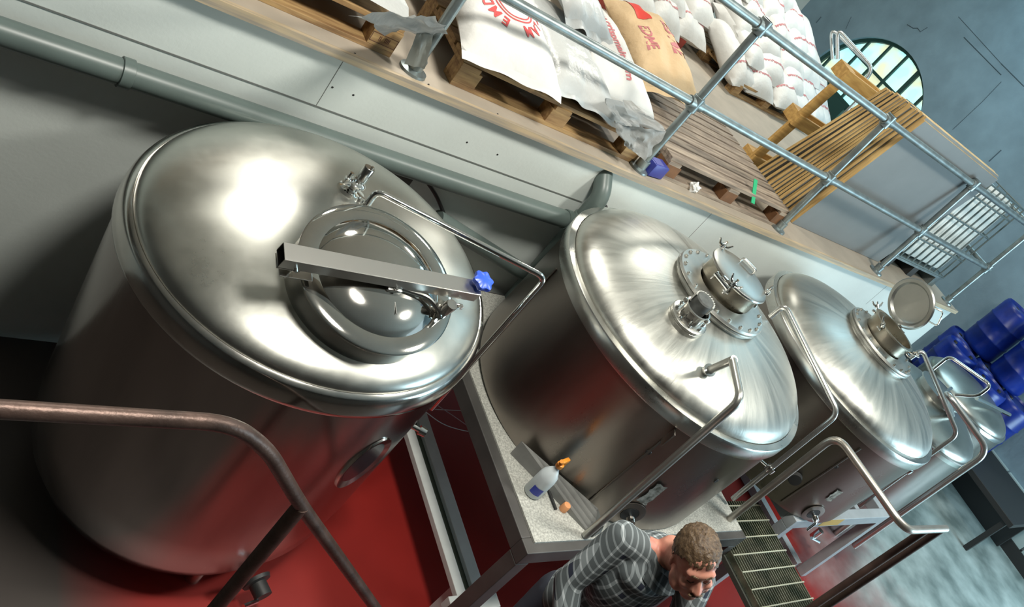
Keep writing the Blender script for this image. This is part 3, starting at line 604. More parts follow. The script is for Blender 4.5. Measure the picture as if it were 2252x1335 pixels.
# handrail on the walkway
HR = mat('worn_handrail', (.50, .47, .42), .32, .85, var=(8, .25))
r = thing('handrail', (4.48, .78, 0), 'bent steel handrail beside the walkway grating, between the tanks', 'handrail'); ro = Vector(r.location)
bm = BM(); tube(bm, [Vector(p) - ro for p in fillet([(3.93, 1.35, .76), (3.93, 1.35, 1.72), (3.99, .79, 1.72), (4.48, .78, 1.72)], .09, 8)], .021, 16); child(r, 'top_rail', bm, HR)
DK = mat('dark_brown_tube', (.14, .09, .075), .45, .4, var=(10, .4))
for x in (4.46, 4.24): bm = BM(); tube(bm, [Vector((x, .785, 1.715)) - ro, Vector((x, .785, 0)) - ro], .021, 14); child(r, 'post', bm, DK)
# stair rail in the foreground
r = thing('handrail', (1.16, 1.2, 0), 'brown rusty foreground handrail sloping down past the nearest tank', 'handrail'); ro = Vector(r.location)
RUST = mat('rusty_brown_tube', (.12, .075, .06), .42, .55, var=(12, .5), bump=(60, .1))
bm = BM(); tube(bm, [Vector(p) - ro for p in fillet([(-1.2, 1.2, 1.71), (.82, 1.2, 1.71), (.95, 1.2, 1.61), (1.16, 1.2, 1.35), (1.68, 1.2, .76), (2.05, 1.2, .34)], .10, 8)], .0205, 18)
child(r, 'top_rail', bm, RUST)
for x, z in ((1.165, 1.345), (-.6, 1.75), (1.99, .41)): bm = BM(); tube(bm, [Vector((x, 1.2, z)) - ro, Vector((x, 1.2, 0)) - ro], .024 if x > 0 else .02, 14); child(r, 'post', bm, RUST)
# white channel lying low between tank and stand
ch = thing('channel_beam', (2.55, 1.95, 0), 'white steel channel beam with dark groove near the red floor', 'beam'); co = Vector(ch.location)
for xa, xb, nm in ((2.545, 2.600, 'flange'), (2.645, 2.715, 'flange')): child(ch, nm, box2(BM(), Vector((xa - .08, 1.30, .25)) - co, Vector((xb - .08, 2.75, .285)) - co, .003), WHITEP, smooth=False)
child(ch, 'web', box2(BM(), Vector((2.52, 1.30, .25)) - co, Vector((2.565, 2.75, .262)) - co), mat('dark_green_groove', (.06, .08, .06), .6), smooth=False)
child(ch, 'end_plate', box2(BM(), Vector((2.41, 1.28, .22)) - co, Vector((2.69, 1.36, .29)) - co, .003), WHITEP, smooth=False)
for y in (1.38, 2.6): child(ch, 'foot', box2(BM(), Vector((2.5, y, 0)) - co, Vector((2.6, y + .06, .25)) - co), WHITEP, smooth=False)
# things on the slab
b_ = at(1170, 1082, 2, .9); bt = thing('spray_bottle', (b_.x, b_.y, .9), 'translucent white spray bottle with orange trigger on the slab', 'bottle', None, (0, 0, .3))
PLW = mat('milky_plastic', (.60, .66, .68), .4); ORG = mat('orange_plastic', (.85, .30, .03), .4)
bm = BM(); lathe(bm, [(0, 0), (.040, 0), (.044, .006), (.044, .12), (.040, .145), (.022, .175), (.014, .185), (.013, .205), (0, .205)], None, 28); child(bt, 'bottle_body', bm, PLW)
child(bt, 'bottle_label', lathe(BM(), [(.0448, .03), (.0448, .075)], Matrix.Rotation(math.radians(-150), 4, 'Z'), 16, -.6, .6), mat('blue_label', (.03, .05, .35), .4), 'blue label')
bm = BM(); lathe(bm, [(.016, .2), (.018, .203), (.018, .222), (.012, .226), (0, .226)], None, 20); box(bm, (.012, 0, .238), (.055, .02, .024), None, .005); box(bm, (.04, 0, .222), (.008, .014, .045), Matrix.Rotation(-.0, 4, 'Y'), .002); tube(bm, [(-.012, 0, .24), (-.028, 0, .255)], .009, 10); child(bt, 'trigger', bm, ORG, 'orange trigger')
b_ = at(1238, 1120, 2, .9); bm = BM(); lathe(bm, [(0, 0), (.020, 0), (.021, .003), (.019, .036), (.017, .039), (0, .039)], None, 24); o = new('bottle_cap', bm, mat('pale_orange_plastic', (.80, .36, .16), .45)); o.location = (b_.x, b_.y, .898); tag(o, 'pale orange round cap standing on the speckled slab', 'cap')
a_ = at(1203, 1075, 2, .9); b_ = at(1221, 1122, 2, .9); bm = BM(); tube(bm, [Vector((a_.x, a_.y, .906)) - Vector((a_.x, a_.y, .9)), Vector((b_.x, b_.y, .906)) - Vector((a_.x, a_.y, .9))], .007, 10); o = new('marker_pen', bm, DARK); o.location = (a_.x, a_.y, .9); tag(o, 'black marker pen lying beside the orange cap', 'pen')
# big wall pipe with its elbow and riser
PIPE = mat('grey_green_plastic_pipe', (.115, .15, .14), .38, 0, var=(5, .15))
o = new('wall_pipe', tube(BM(), [Vector((x - 0, 0, 0)) for x in (-5, 2.90)], .048, 24), PIPE); o.location = (0, 2.79, 1.535); tag(o, 'long grey-green pipe along the pale wall behind the nearest tank', 'pipe')
for x in (-.9, .75, 2.86): bm = BM(); lathe(bm, [(.05, -.02), (.055, -.018), (.055, .018), (.05, .02)], Matrix.Translation((x, 0, 0)) @ Matrix.Rotation(math.pi / 2, 4, 'Y'), 24); child(o, 'pipe_collar', bm, PIPE)
bm = BM(); tube(bm, fillet([(0, 0, -1.3), (0, 0, .02), (0, 0, .20), (0, .10, .28)], .06), .05, 24); lathe(bm, [(.05, -.05), (.058, -.045), (.058, .045), (.05, .05)], None, 24)
o = new('riser_pipe', bm, PIPE); o.location = (2.955, 2.80, 1.535); tag(o, 'upright grey pipe riser entering the pale wall beside the middle tank', 'pipe')
bm = BM(); tube(bm, fillet([(0, 0, -.9), (0, 0, .07), (0, .06, .09)], .03), .032, 18); o = new('riser_pipe', bm, DARK); o.location = (3.075, 2.80, 1.55); tag(o, 'short black pipe stub behind the middle tank rim', 'pipe')
o = new('waste_pipe', tube(BM(), [at(960, 480, 1, 2.81), at(1190, 622, 1, 2.81)], .045, 20), PIPE); tag(o, 'thick grey pipe sloping down the wall between the first two tanks', 'pipe')
def cable(pix, y, r, m, label, extra=None):
    pts = [at(a, b, 1, y) for a, b in pix]; o = new('cable', tube(BM(), fillet(pts, .25, 5), r, 8), m); tag(o, label, 'cable'); return o
BLK = mat('black_cable_rubber', (.012, .012, .012), .4)
cable([(380, 205), (522, 250), (640, 282), (760, 322), (880, 352), (920, 375), (958, 425), (978, 475)], 2.83, .0095, BLK, 'black cable tied under the wall pipe and curving down')
for (x, y) in ((655, 282), (685, 290), (901, 364)):
    p = at(x, y, 1, 2.81); o = new('cable_tie', box(BM(), (0, 0, 0), (.012, .03, .035), None, .003), mat('white_plastic', (.75, .75, .72), .4)); o.location = p
    tag(o, 'white cable tie on the black cable, ' + {655: 'leftmost of the three', 685: 'middle of the three', 901: 'nearest the bend'}[x], 'cable tie', 'cable ties on the black cable')
p = at(872, 386, 1, 2.86); o = new('pipe_bracket', box(BM(), (0, 0, 0), (.14, .05, .05), Matrix.Rotation(.0, 4, 'Z'), .002), FRAME); o.location = p; tag(o, 'short grey bracket on the wall under the cable bend', 'bracket')
THIN = mat('pale_wire', (.45, .42, .42), .5)
cols = [([(955, 900), (1010, 903), (1075, 905)], 'straight thin pale wire strung above the dark gap'), ([(935, 905), (975, 935), (1030, 950), (1085, 953)], 'sagging thin pale wire over the dark gap'), ([(960, 890), (1020, 930), (1085, 985)], 'thin pinkish wire slanting across the dark gap')]
for px, lb in cols:
    pts = [at(a, b, 1, 2.3) for a, b in px]; o = new('wire', tube(BM(), fillet(pts, .1), .0025, 6), THIN if 'pinkish' not in lb else mat('pink_wire', (.25, .12, .12), .5)); tag(o, lb, 'wire')
# far tanks beyond the third
def small_tank(c, R, zt, label, a=.28):
    r = thing('brewing_tank', c, label, 'tank'); 
    bm = BM(); lathe(bm, [(R, zt - .03), (R, .35), (R * .8, .25), (0, .2)], None, 64); child(r, 'tank_body', bm, SIDE1)
    bm = BM(); lathe(bm, [(R, zt - .05), (R * 1.015, zt - .045), (R * 1.015, zt - .01), (R, zt), (R * .95, zt + .002)], None, 64); child(r, 'rim_band', bm, STEEL)
    bm = BM(); lathe(bm, [(x, z + zt) for x, z in dome_prof(R, .96, a, 18)], None, 64); child(r, 'dome', bm, POL)
    for k in range(3):
        t_ = k * 2.094 + .4; child(r, 'leg', tube(BM(), [(R * .75 * math.cos(t_), R * .75 * math.sin(t_), .3), (R * .75 * math.cos(t_), R * .75 * math.sin(t_), 0)], .03, 12), STEEL)
    return r
st4 = small_tank((6.95, 2.12, 0), .60, 1.30, 'shiny smaller tank partly hidden behind the open-lidded tank')
bm = BM(); lathe(bm, [(.2, 1.42), (.2, 1.50), (.22, 1.505), (.22, 1.515), (.0, 1.535)], None, 48); child(st4, 'manway_lid', bm, LIDM)
bm = BM(); tube(bm, [(-.25, -.1, 1.53), (.25, .05, 1.53)], .015, 8); child(st4, 'clamp_bar', bm, CHROME)
bm = BM(); tube(bm, [Vector(p) - Vector((6.95, 2.12, 0)) for p in fillet([CAM + ray(*p) * 7.15 for p in ((2052, 812), (2088, 783), (2181, 848), (2150, 872), (2100, 868))], .05)], .0145, 10); child(st4, 'cleaning_pipe', bm, CHROME)
bm = BM(); tube(bm, [Vector(p) - Vector((6.95, 2.12, 0)) for p in fillet([Vector((6.9, 1.9, 1.47)), CAM + ray(2080, 860) * 6.75, (6.55, 1.42, zon(2150, 962, 6.55, 1.42)), (6.55, 1.42, .25)], .12, 8)], .027, 14); child(st4, 'down_pipe', bm, DGALV)
st5 = small_tank((8.35, 2.35, 0), .52, 1.32, 'farthest shiny tank in front of the blue drums')
bm = BM(); tube(bm, [(-.5, -.2, 1.50), (.3, -.3, 1.47)], .02, 8); child(st5, 'clamp_bar', bm, CHROME)
# blue drums
DR = mat('blue_drum_plastic', (.006, .028, .26), .32, 0, var=(4, .45)); 
def drum_mesh():
    bm = BM(); r = .29
    lathe(bm, [(0, 0), (r * .9, 0), (r * .97, .02), (r, .06), (r, .27), (r * 1.03, .285), (r * 1.03, .305), (r, .32), (r, .56), (r * 1.03, .575), (r * 1.03, .595), (r, .61), (r, .82), (r * .96, .87), (r * .9, .89), (r * .86, .86), (0, .855)], None, 40); return bm
spots = [(10.25, 3.45, .62, ''), (10.25, 2.95, .62, ''), (10.2, 2.45, .62, ''), (10.28, 3.3, 1.315, ''), (10.25, 2.78, 1.315, ''), (9.72, 3.2, .62, ''), (9.74, 2.7, .62, '')]
labs = ['blue drum on the dark bench, back row, nearest the mezzanine wall', 'blue drum on the dark bench, second in the back row', 'blue drum on the dark bench, rightmost of the back row', 'blue drum of the upper layer, nearest the mezzanine wall', 'blue drum of the upper layer, at the right end', 'blue drum on the bench front, partly behind the tank rim', 'blue drum on the bench front, nearest the shiny farthest tank']
o = new('bench', box2(box2(box2(box2(BM(), (9.45, 1.3, .55), (10.6, 3.8, .615), .004), (9.5, 1.35, 0), (9.56, 1.41, .55)), (9.5, 3.69, 0), (9.56, 3.75, .55)), (10.5, 1.35, 0), (10.56, 3.75, .55)), DARK, smooth=False); tag(o, 'low dark bench against the far wall carrying the blue drums', 'bench')
proto = None
for (x, y, z, _), lb in zip(spots, labs):
    if proto is None:
        proto = o = thing('drum', (x, y, z), lb, 'drum', 'stacked blue drums'); child(o, 'drum_shell', drum_mesh(), DR)
        for q in (-.15, .15): child(o, 'bung', lathe(BM(), [(0, .885), (.03, .885), (.032, .855)], Matrix.Translation((q, 0, 0)), 16), DARK)
    else:
        o = copy_tree(proto); o.location = (x, y, z); o['label'] = lb
    o.rotation_euler.z = x * 7; o.scale = (.82, .82, .78)
# ------------------------------------------------------------------ on the mezzanine
PINE = mat('pallet_pine', (.46, .30, .13), .65, 0, var=(5, .45, (.22, .12, .05), (1, 8, 8)))
OLD = mat('weathered_pallet_wood', (.36, .29, .22), .7, 0, var=(5, .45, (.16, .12, .09), (1, 8, 8)))
REDW = mat('red_painted_wood', (.32, .05, .035), .6, 0, var=(8, .3)); BRN = mat('brown_pallet_block', (.20, .09, .035), .7, 0, var=(10, .4))
YEL = mat('yellow_pine', (.62, .38, .12), .6, 0, var=(5, .3, (.42, .24, .07), (1, 8, 8)))
def pallet(loc, rz, L, W, mdeck, mblock, label, H=.14, rot=None, nb=7):
    r = thing('pallet', loc, label, 'pallet', None, rot or (0, 0, rz))
    bm = BM(); bw = W / nb
    if nb == 3:
        for y in (-W / 2 + .05, 0, W / 2 - .05): box(bm, (0, y, H - .011), (L, .1, .022), None, .002)
    else:
        for i in range(nb): box(bm, (0, -W / 2 + bw * (i + .5), H - .011), (L, bw * (.86 if nb < 9 else .8), .022), None, .002)
    for x in (-L / 2 + .05, 0, L / 2 - .05): box(bm, (x, 0, H - .033), (.1, W, .022))
    child(r, 'deck', bm, mdeck, smooth=False)
    for y in (-W / 2 + .05, 0, W / 2 - .05): child(r, 'skid', box(BM(), (0, y, .011), (L, .1, .022), None, .002), mdeck, smooth=False)
    for x in (-L / 2 + .06, 0, L / 2 - .06):
        for y in (-W / 2 + .05, 0, W / 2 - .05): child(r, 'block', box(BM(), (x, y, .059), (.12, .1, .074), None, .002), mblock, smooth=False)
    return r
pallet((2.54, 3.47, MZ), 0, 1.22, 1.0, PINE, PINE, 'wooden pallet at the mezzanine edge loaded with white sacks')
pallet((1.02, 3.47, MZ), 0, 1.22, 1.0, PINE, PINE, 'wooden pallet with stencilled block, at the left under white plastic')
pallet((3.98, 3.46, MZ), 0, 1.26, 1.02, OLD, BRN, 'empty weathered pallet at the mezzanine edge behind the middle rail', nb=10)
pallet((6.45, 5.85, MZ), .16, 1.3, 1.1, PINE, PINE, 'wooden pallet under the pile of white sacks in the middle')
pallet((7.62, 6.25, MZ), .16, .9, 1.0, PINE, PINE, 'wooden pallet under the white sacks nearest the window')
pallet((4.75, 6.0, MZ), .16, 1.2, 1.0, REDW, REDW, 'red painted pallet under the stacked sacks at the top')
up_ = pallet((5.55, 3.86, MZ + .50), 0, 1.2, 1.0, YEL, YEL, 'yellow pine pallet standing on edge behind the leaning sheets', rot=(math.radians(96), 0, 0), nb=3)
vs_, fs_ = text_tris('II  IIII'); bm = BM(); vv_ = [bm.verts.new(Vector((x * .024, y * .030, 0))) for x, y, _ in vs_]
for f_ in fs_: bm.faces.new([vv_[i] for i in f_])
for a_, b_ in (((-.058, -.022), (.058, -.019)), ((-.058, .019), (.058, .022)), ((-.058, -.022), (-.055, .022)), ((.055, -.022), (.058, .022))): bm.faces.new([bm.verts.new((x, y, 0)) for x, y in ((a_[0], a_[1]), (b_[0], a_[1]), (b_[0], b_[1]), (a_[0], b_[1]))])
st_ = new('stencil_mark', bm, mat('burnt_stencil', (.12, .05, .03), .8), bpy.data.objects['pallet.001'], smooth=False); st_.location = (.55, -.5005, .06); st_.rotation_euler = (math.pi / 2, 0, 0)
# sacks -------------------------------------------------------------
SACK = mat('white_paper_sack', (.66, .65, .62), .55, 0, var=(6, .08), bump=(14, .35))
SACKG = mat('grey_plastic_sack', (.50, .51, .50), .35, 0, var=(5, .12), bump=(10, .6))
KRAFT = mat('brown_paper_sack', (.66, .47, .27), .65, 0, var=(4, .12), bump=(9, .9))
RED = mat('red_print', (.62, .06, .06), .6); REDF = mat('faded_red_print', (.50, .16, .17), .6); BAND = mat('red_band_print', (.62, .045, .03), .5)
def sack_z(u, v, T, sd, am):
    e = max(0, 1 - abs(u) ** 3.2) ** .5 * max(0, 1 - abs(v) ** 2.6) ** .5
    n = noise.noise(Vector((u * 1.3 + sd, v * 1.3, sd * 3.1))) * .22 + noise.noise(Vector((u * 3.5, v * 4 + sd, sd))) * .12 * am
    return T / 2 * e * (1 + n)
def sack_pt(u, v, side, L, W, T, sd, am, bend=0.):
    pinch = 1 - .10 * (1 - abs(u) ** 3) * abs(v) * 0
    x = u * L / 2; y = v * W / 2 * (1 - .09 * (1 - u * u)); 
    x *= (1 - .05 * (1 - v * v))
    z = side * sack_z(u, v, T, sd, am) * (1 if side > 0 else .75) - bend * u * u
    z += .012 * am * noise.noise(Vector((u * 2.5, v * 2.5, sd))) * abs(u) ** 3
    return Vector((x, y, z))
def sack_mesh(L, W, T, sd, am=1., bend=0., n=22, flap=0.):
    bm = BM(); G = {}
    for s_ in (1, -1):
        for i in range(n + 1):
            for j in range(n + 1):
                u = -1 + 2 * i / n; v = -1 + 2 * j / n; edge = i in (0, n) or j in (0, n)
                if edge and s_ < 0: G[s_, i, j] = G[1, i, j]
                else: G[s_, i, j] = bm.verts.new(sack_pt(u, v, s_, L, W, T, sd, am, bend))
        for i in range(n):
            for j in range(n): bm.faces.new([G[s_, i, j], G[s_, i + 1, j], G[s_, i + 1, j + 1], G[s_, i, j + 1]])
    if flap:   # sewn end seams
        for e, i in ((1, n), (-1, 0)):
            rowA = [G[1, i, j] for j in range(n + 1)]; rowB = [bm.verts.new(v.co + Vector((e * flap, 0, -.35 * flap + .005 * math.sin(k * .7 + sd)))) for k, v in enumerate(rowA)]
            for a, b, c, d in zip(rowA, rowA[1:], rowB[1:], rowB): bm.faces.new([a, b, c, d])
    return bm
def lettering(par, body, u0, v0, size, ang, L, W, T, sd, am, bend, m, mirror=False, stretch=1.):
    vs, fs = text_tris(body); bm = BM(); c, s = math.cos(ang), math.sin(ang); vv = []
    for x, y, _ in vs:
        x *= size * stretch; y *= size
        if mirror: x = -x
        X = u0 * L / 2 + c * x - s * y; Y = v0 * W / 2 + s * x + c * y
        u = max(-.97, min(.97, X / (L / 2))); v = max(-.97, min(.97, Y / (W / 2)))
        p = sack_pt(u, v, 1, L, W, T, sd, am, bend) + Vector((0, 0, .0025)); vv.append(bm.verts.new(p))
    for f in fs:
        try: bm.faces.new([vv[i] for i in f])
        except ValueError: pass
    bmesh.ops.triangulate(bm, faces=bm.faces[:])
    return new('printed_lettering', bm, m, par, smooth=False)
def sack(loc, rot, L, W, T, sd, m, label, group=None, am=1., bend=0., flap=0., cat='sack', name='malt_sack', n=22):
    r = thing(name, loc, label, cat, group, rot); b = child(r, 'sack_body', sack_mesh(L, W, T, sd, am, bend, n, flap), m, ang=60); return r, b
R_ = math.radians
# front pallet
D = (L_, W_, T_) = (.80, .54, .21)
zt = MZ + .14
r, b = sack((2.13, 3.28, zt + .135), (R_(3), R_(9), R_(-93)), *D, 1.3, SACK, 'white sack with a big red round emblem, hanging over the pallet edge', am=.35, flap=.045)
# emblem: two rings with inner mark, arched letters round it
def ring(par, u0, v0, ra, rb, args, m):
    L, W, T, sd, am, bend = args; bm = BM(); N = 60; rows = []
    for rr in (ra, rb): rows.append([bm.verts.new(sack_pt((u0 * L / 2 + rr * math.cos(t)) / (L / 2), (v0 * W / 2 + rr * math.sin(t)) / (W / 2), 1, L, W, T, sd, am, bend) + Vector((0, 0, .0025))) for t in [2 * math.pi * i / N for i in range(N)]])
    for i in range(N): bm.faces.new([rows[0][i], rows[0][(i + 1) % N], rows[1][(i + 1) % N], rows[1][i]])
    return new('printed_ring', bm, m, par, smooth=False)
A_ = (*D, 1.3, .35, 0.)
ring(b, .16, 0, .108, .115, A_, RED); ring(b, .16, 0, .092, .098, A_, RED); lettering(b, 'BBB', .16, 0, .085, R_(-90), *A_, RED)
for k, ch_ in enumerate('EDME MALT'):
    t_ = R_(-98 + k * 24.5) ; 
    if ch_ == ' ': continue
    lettering(b, ch_, .16 + .155 * math.cos(t_) / (D[0] / 2), .155 * math.sin(t_) / (D[1] / 2), .075, t_ + R_(-90), *A_, RED)
D2 = (.82, .50, .19)
sack((2.60, 3.36, zt + .10), (R_(-6), R_(6), R_(-86)), *D2, 4.1, SACKG, 'plain grey-white sack sagging between the emblem sack and the web-address sack', am=1., flap=.03)
r, b = sack((2.99, 3.58, zt + .125), (R_(4), R_(7), R_(-88)), .84, .46, .22, 7.7, SACK, 'white sack printed with a red web address along its length', am=.8, flap=.03)
lettering(b, 'www.crispmalt.com', .02, .05, .072, R_(0), .84, .46, .22, 7.7, .8, 0, REDF, stretch=1.15)
r, b = sack((2.70, 3.80, zt + .30), (R_(-5), R_(10), R_(-80)), .70, .42, .15, 9.2, SACKG, 'crumpled clear-wrapped sack lying on top of the front pallet load', am=2.2, flap=.05)
r, b = sack((3.62, 3.95, zt + .17), (R_(10), R_(5), R_(-97)), .92, .46, .27, 11.4, KRAFT, 'brown paper sack with red band and faded red lettering', am=1.3, flap=.04)
A6 = (.92, .46, .27, 11.4, 1.3, 0)
lettering(b, 'EDME', .18, -.55, .105, R_(0), *A6, REDF); lettering(b, 'EDME', .02, .42, .16, R_(0), *A6, REDF, stretch=.9)
bm = BM(); N = 10; L, W, T, sd, am, bd = A6; g_ = [[bm.verts.new(sack_pt(-.95 + 1.0 * i / N * .62, -.52 + .42 * j / 4, 1, L, W, T, sd, am, bd) + Vector((0, 0, .003))) for j in range(5)] for i in range(N + 1)]
for i in range(N):
    for j in range(4): bm.faces.new([g_[i][j], g_[i + 1][j], g_[i + 1][j + 1], g_[i][j + 1]])
new('printed_band', bm, BAND, b)
# left load
sack((1.10, 3.40, zt + .12), (0, R_(5), R_(-90)), .8, 1.0, .2, 15.5, SACKG, 'white plastic wrapped load on the left pallet at the edge', am=1.2, flap=.06)
# loose hanging wraps: crumpled sheets with folds
def drape(name, quad, m, label, sd, amp=.05, n=16, cat='bag'):
    q = [Vector(p) for p in quad]; o0 = sum(q, Vector()) / 4; bm = BM(); g_ = []
    nn = (q[1] - q[0]).cross(q[3] - q[0]).normalized()
    for i in range(n + 1):
        row = []
        for j in range(n + 1):
            u, v = i / n, j / n; p = (q[0] * (1 - u) + q[1] * u) * (1 - v) + (q[3] * (1 - u) + q[2] * u) * v
            f = noise.noise(Vector((u * 3.2 + sd, v * 1.6, sd))) + .55 * noise.noise(Vector((u * 8 + sd, v * 4, sd * 2))); side = noise.noise(Vector((v * 3, sd, 2.2)))
            row.append(bm.verts.new(p + nn * f * amp + (q[1] - q[0]) * side * .12 * (abs(u - .5) * 2) - o0))
        g_.append(row)
    for i in range(n):
        for j in range(n): bm.faces.new([g_[i][j], g_[i + 1][j], g_[i + 1][j + 1], g_[i][j + 1]])
    bmesh.ops.solidify(bm, geom=bm.faces[:], thickness=.004)
    o = new(name, bm, m, ang=50); o.location = o0; return tag(o, label, cat)
yd = 2.93
drape('empty_sack', [at(1325, 215, 2, 2.22), at(1395, 225, 2, 2.2), at(1466, 290, 1, 2.86), at(1345, 270, 1, 2.88)], SACKG, 'crumpled empty grey-white sack lying over the load corner by the post', 3.3, .04)
drape('empty_sack', [at(1345, 262, 1, 2.885), at(1466, 292, 1, 2.86), at(1418, 350, 1, 2.84), at(1372, 322, 1, 2.86)], SACKG, 'lower end of a grey-white sack hanging over the mezzanine edge', 5.6, .045)
drape('plastic_wrap', [at(770, 30, 2, 2.25), at(960, 30, 2, 2.3), at(985, 75, 1, 2.9), at(845, 72, 1, 2.95)], SACKG, 'white plastic wrap drooping over the left pallet load', 8.1, .03, cat='wrap')
drape('plastic_wrap', [at(925, 55, 1, 2.88), at(958, 60, 1, 2.88), at(932, 150, 1, 2.885), at(888, 140, 1, 2.885)], mat('smoky_plastic_film', (.30, .31, .28), .3), 'smoky grey twist of film hanging at the mezzanine edge', 2.1, .012, 10, cat='wrap')
# pile of white sacks at the back
pile = [(5.92, 5.55, 0), (6.30, 5.60, 0), (6.75, 5.62, 0), (7.15, 5.72, 0), (7.55, 5.82, 0), (7.9, 5.95, 0),
        (6.05, 5.72, 1), (6.50, 5.75, 1), (6.95, 5.80, 1), (7.38, 5.95, 1), (7.75, 6.1, 1),
        (6.0, 6.0, 2), (6.45, 5.95, 2), (6.9, 6.0, 2), (7.35, 6.1, 2), (7.7, 6.3, 2),
        (6.2, 6.15, 3), (6.65, 6.15, 3), (7.1, 6.25, 3), (7.5, 6.4, 3),
        (6.1, 6.3, 4), (6.6, 6.35, 4), (7.05, 6.45, 4), (6.3, 6.5, 5), (6.75, 6.55, 5),
        (4.55, 5.75, 0), (5.0, 5.82, 0), (5.42, 5.9, 0), (4.6, 5.95, 1), (5.05, 6.0, 1), (5.5, 6.05, 1), (4.7, 6.2, 2), (5.2, 6.25, 2), (5.6, 6.35, 2), (5.0, 6.4, 3), (5.5, 6.5, 3)]
lay = ['bottom layer', 'second layer', 'third layer', 'fourth layer', 'fifth layer', 'top layer']; PR = random.Random(5)
protos = []
def place_name(x, k, base):
    return base
cnt = {}
for x, y, k in pile: cnt.setdefault((k, x < 5.8), []).append((x, y))
ordw = ['leftmost', 'second from the left', 'third from the left', 'fourth from the left', 'fifth from the left', 'rightmost']
for x, y, k in pile:
    row = cnt[(k, x < 5.8)]; i = row.index((x, y)); od = 'rightmost' if i == len(row) - 1 and i else ordw[i]
    lb = f"white sack, {od} in {lay[k]} {'on the red pallet' if x < 5.8 else 'by the window'}"
    z = MZ + .16 + .13 * k + .06; rot = (R_(PR.uniform(-7, 7)), R_(PR.uniform(12, 22)), R_(-90 + 9 + PR.uniform(-12, 12)))
    v = PR.randrange(4)
    if len(protos) < 4:
        sd = 20 + len(protos) * 3.3; dd = (.74, .47, .27); r, b = sack((x, y, z), rot, *dd, sd, SACK, lb, 'white malt sacks piled at the back', am=.8, n=14)
        lettering(b, 'www.crispmalt.com', .45, 0, .05, R_(90), *dd, sd, .8, 0, REDF); protos.append(r)
    else:
        r = copy_tree(protos[v]); r.location = (x, y, z); r.rotation_euler = rot; r['label'] = lb
# leaning sheets
SHE = mat('sheet_edge_ply', (.72, .50, .21), .6, 0, var=(3, .3, (.48, .30, .11), (2, 9, 2)))
SHF = mat('grey_faced_sheet', (.19, .20, .20), .45, 0, var=(3, .1))
N = 22; hgt = 1.13
xr = random.Random(3)
for i in range(N):
    f = i / (N - 1); yb = 3.68 - .55 * f; yt = 3.35 - .375 * f; th = .0205
    zz = math.sqrt(hgt ** 2 - (yb - yt) ** 2); ang = math.atan2(yb - yt, zz); x0 = 4.955 + (xr.uniform(-.02, .03)); x1 = 6.36 + xr.uniform(-.02, .02)
    hh = hgt + xr.uniform(-.02, .01)
    bm = BM(); box(bm, (0, 0, hh / 2), (x1 - x0, th, hh)); me = bm
    o = new('plywood_sheet', bm, [SHE, SHF], smooth=False); o.location = ((x0 + x1) / 2, yb, MZ + .004); o.rotation_euler = (ang, 0, 0)
    for p in o.data.polygons:
        if abs(p.normal.y) > .9: p.material_index = 1
    side = 'frontmost' if i == N - 1 else ('rearmost' if i == 0 else f'{["","second","third","fourth","fifth","sixth","seventh","eighth","ninth","tenth","eleventh"][min(i, N - 1 - i)]} from the {"back" if i < N - 1 - i else "front"}')
    tag(o, f'yellow-edged sheet in the leaning stack, {side}', 'sheet', 'sheets leaning toward the rail')
# scaffold rail
rl = thing('guard_rail', (3.176, 2.94, MZ), 'galvanised scaffold guard rail along the mezzanine edge', 'railing'); ro = Vector(rl.location)
def rv(*p): return Vector(p) - ro
for z, x1 in ((2.372, 7.54), (2.875, 7.54)):
    bm = BM(); tube(bm, [rv(-3.0, 2.94, z), rv(x1, 2.94, z)], .0245, 18); child(rl, 'rail_tube', bm, GALV)
    bm = BM(); tube(bm, [rv(7.54, 2.95, z - .0), rv(7.54, 4.6, z - .0)], .0225, 14); child(rl, 'rail_tube', bm, GALV)
for x in (-2.6, -1.17, .28, 1.73, 3.176, 4.60, 6.075, 7.54):
    bm = BM(); tube(bm, [rv(x, 2.94, MZ + .01), rv(x, 2.94, 2.89)], .0235, 18); po = child(rl, 'post', bm, GALV)
    for z in (2.372, 2.875):
        bm = BM(); lathe(bm, [(.026, -.045), (.033, -.043), (.033, .043), (.026, .045)], Matrix.Translation(rv(x, 2.94, z)), 20)
        lathe(bm, [(.026, -.05), (.032, -.048), (.032, .048), (.026, .05)], Matrix.Translation(rv(x, 2.94, z)) @ Matrix.Rotation(math.pi / 2, 4, 'Y'), 20)
        new('clamp_fitting', bm, GALV, po)
    bm = BM(); lathe(bm, [(.026, .07), (.034, .068), (.034, .02), (.06, .012), (.062, 0), (0, 0)], Matrix.Translation(rv(x, 2.94, MZ)), 20); new('base_flange', bm, GALV, po)
# caged bulk container
ib = thing('bulk_container', (6.95, 3.62, MZ), 'white bulk liquid container in a galvanised cage behind the rail', 'container'); io = Vector(ib.location)
def iv(*p): return Vector(p) - io
bm = BM(); box2(bm, iv(6.46, 3.16, 2.04), iv(7.44, 4.08, 2.90), .06); child(ib, 'plastic_bottle', bm, mat('off_white_plastic', (.80, .76, .69), .5, 0, var=(3, .08)))
bm = BM()
zs = [2.03, 2.25, 2.55, 2.78, 2.93]
for z in zs: tube(bm, [iv(6.42, 3.12, z), iv(7.50, 3.12, z), iv(7.50, 4.12, z), iv(6.42, 4.12, z)], .009, 6, closed=True)
for i in range(10):
    x = 6.42 + 1.08 * i / 9
    for y in (3.12, 4.12): tube(bm, [iv(x, y, 2.03), iv(x, y, 2.93)], .008, 6)
for i in range(1, 9):
    y = 3.12 + i / 9
    for x in (6.42, 7.5): tube(bm, [iv(x, y, 2.03), iv(x, y, 2.93)], .008, 6)
child(ib, 'cage', bm, mat('dark_galvanised_bar', (.16, .20, .20), .5, .6))
bm = BM()
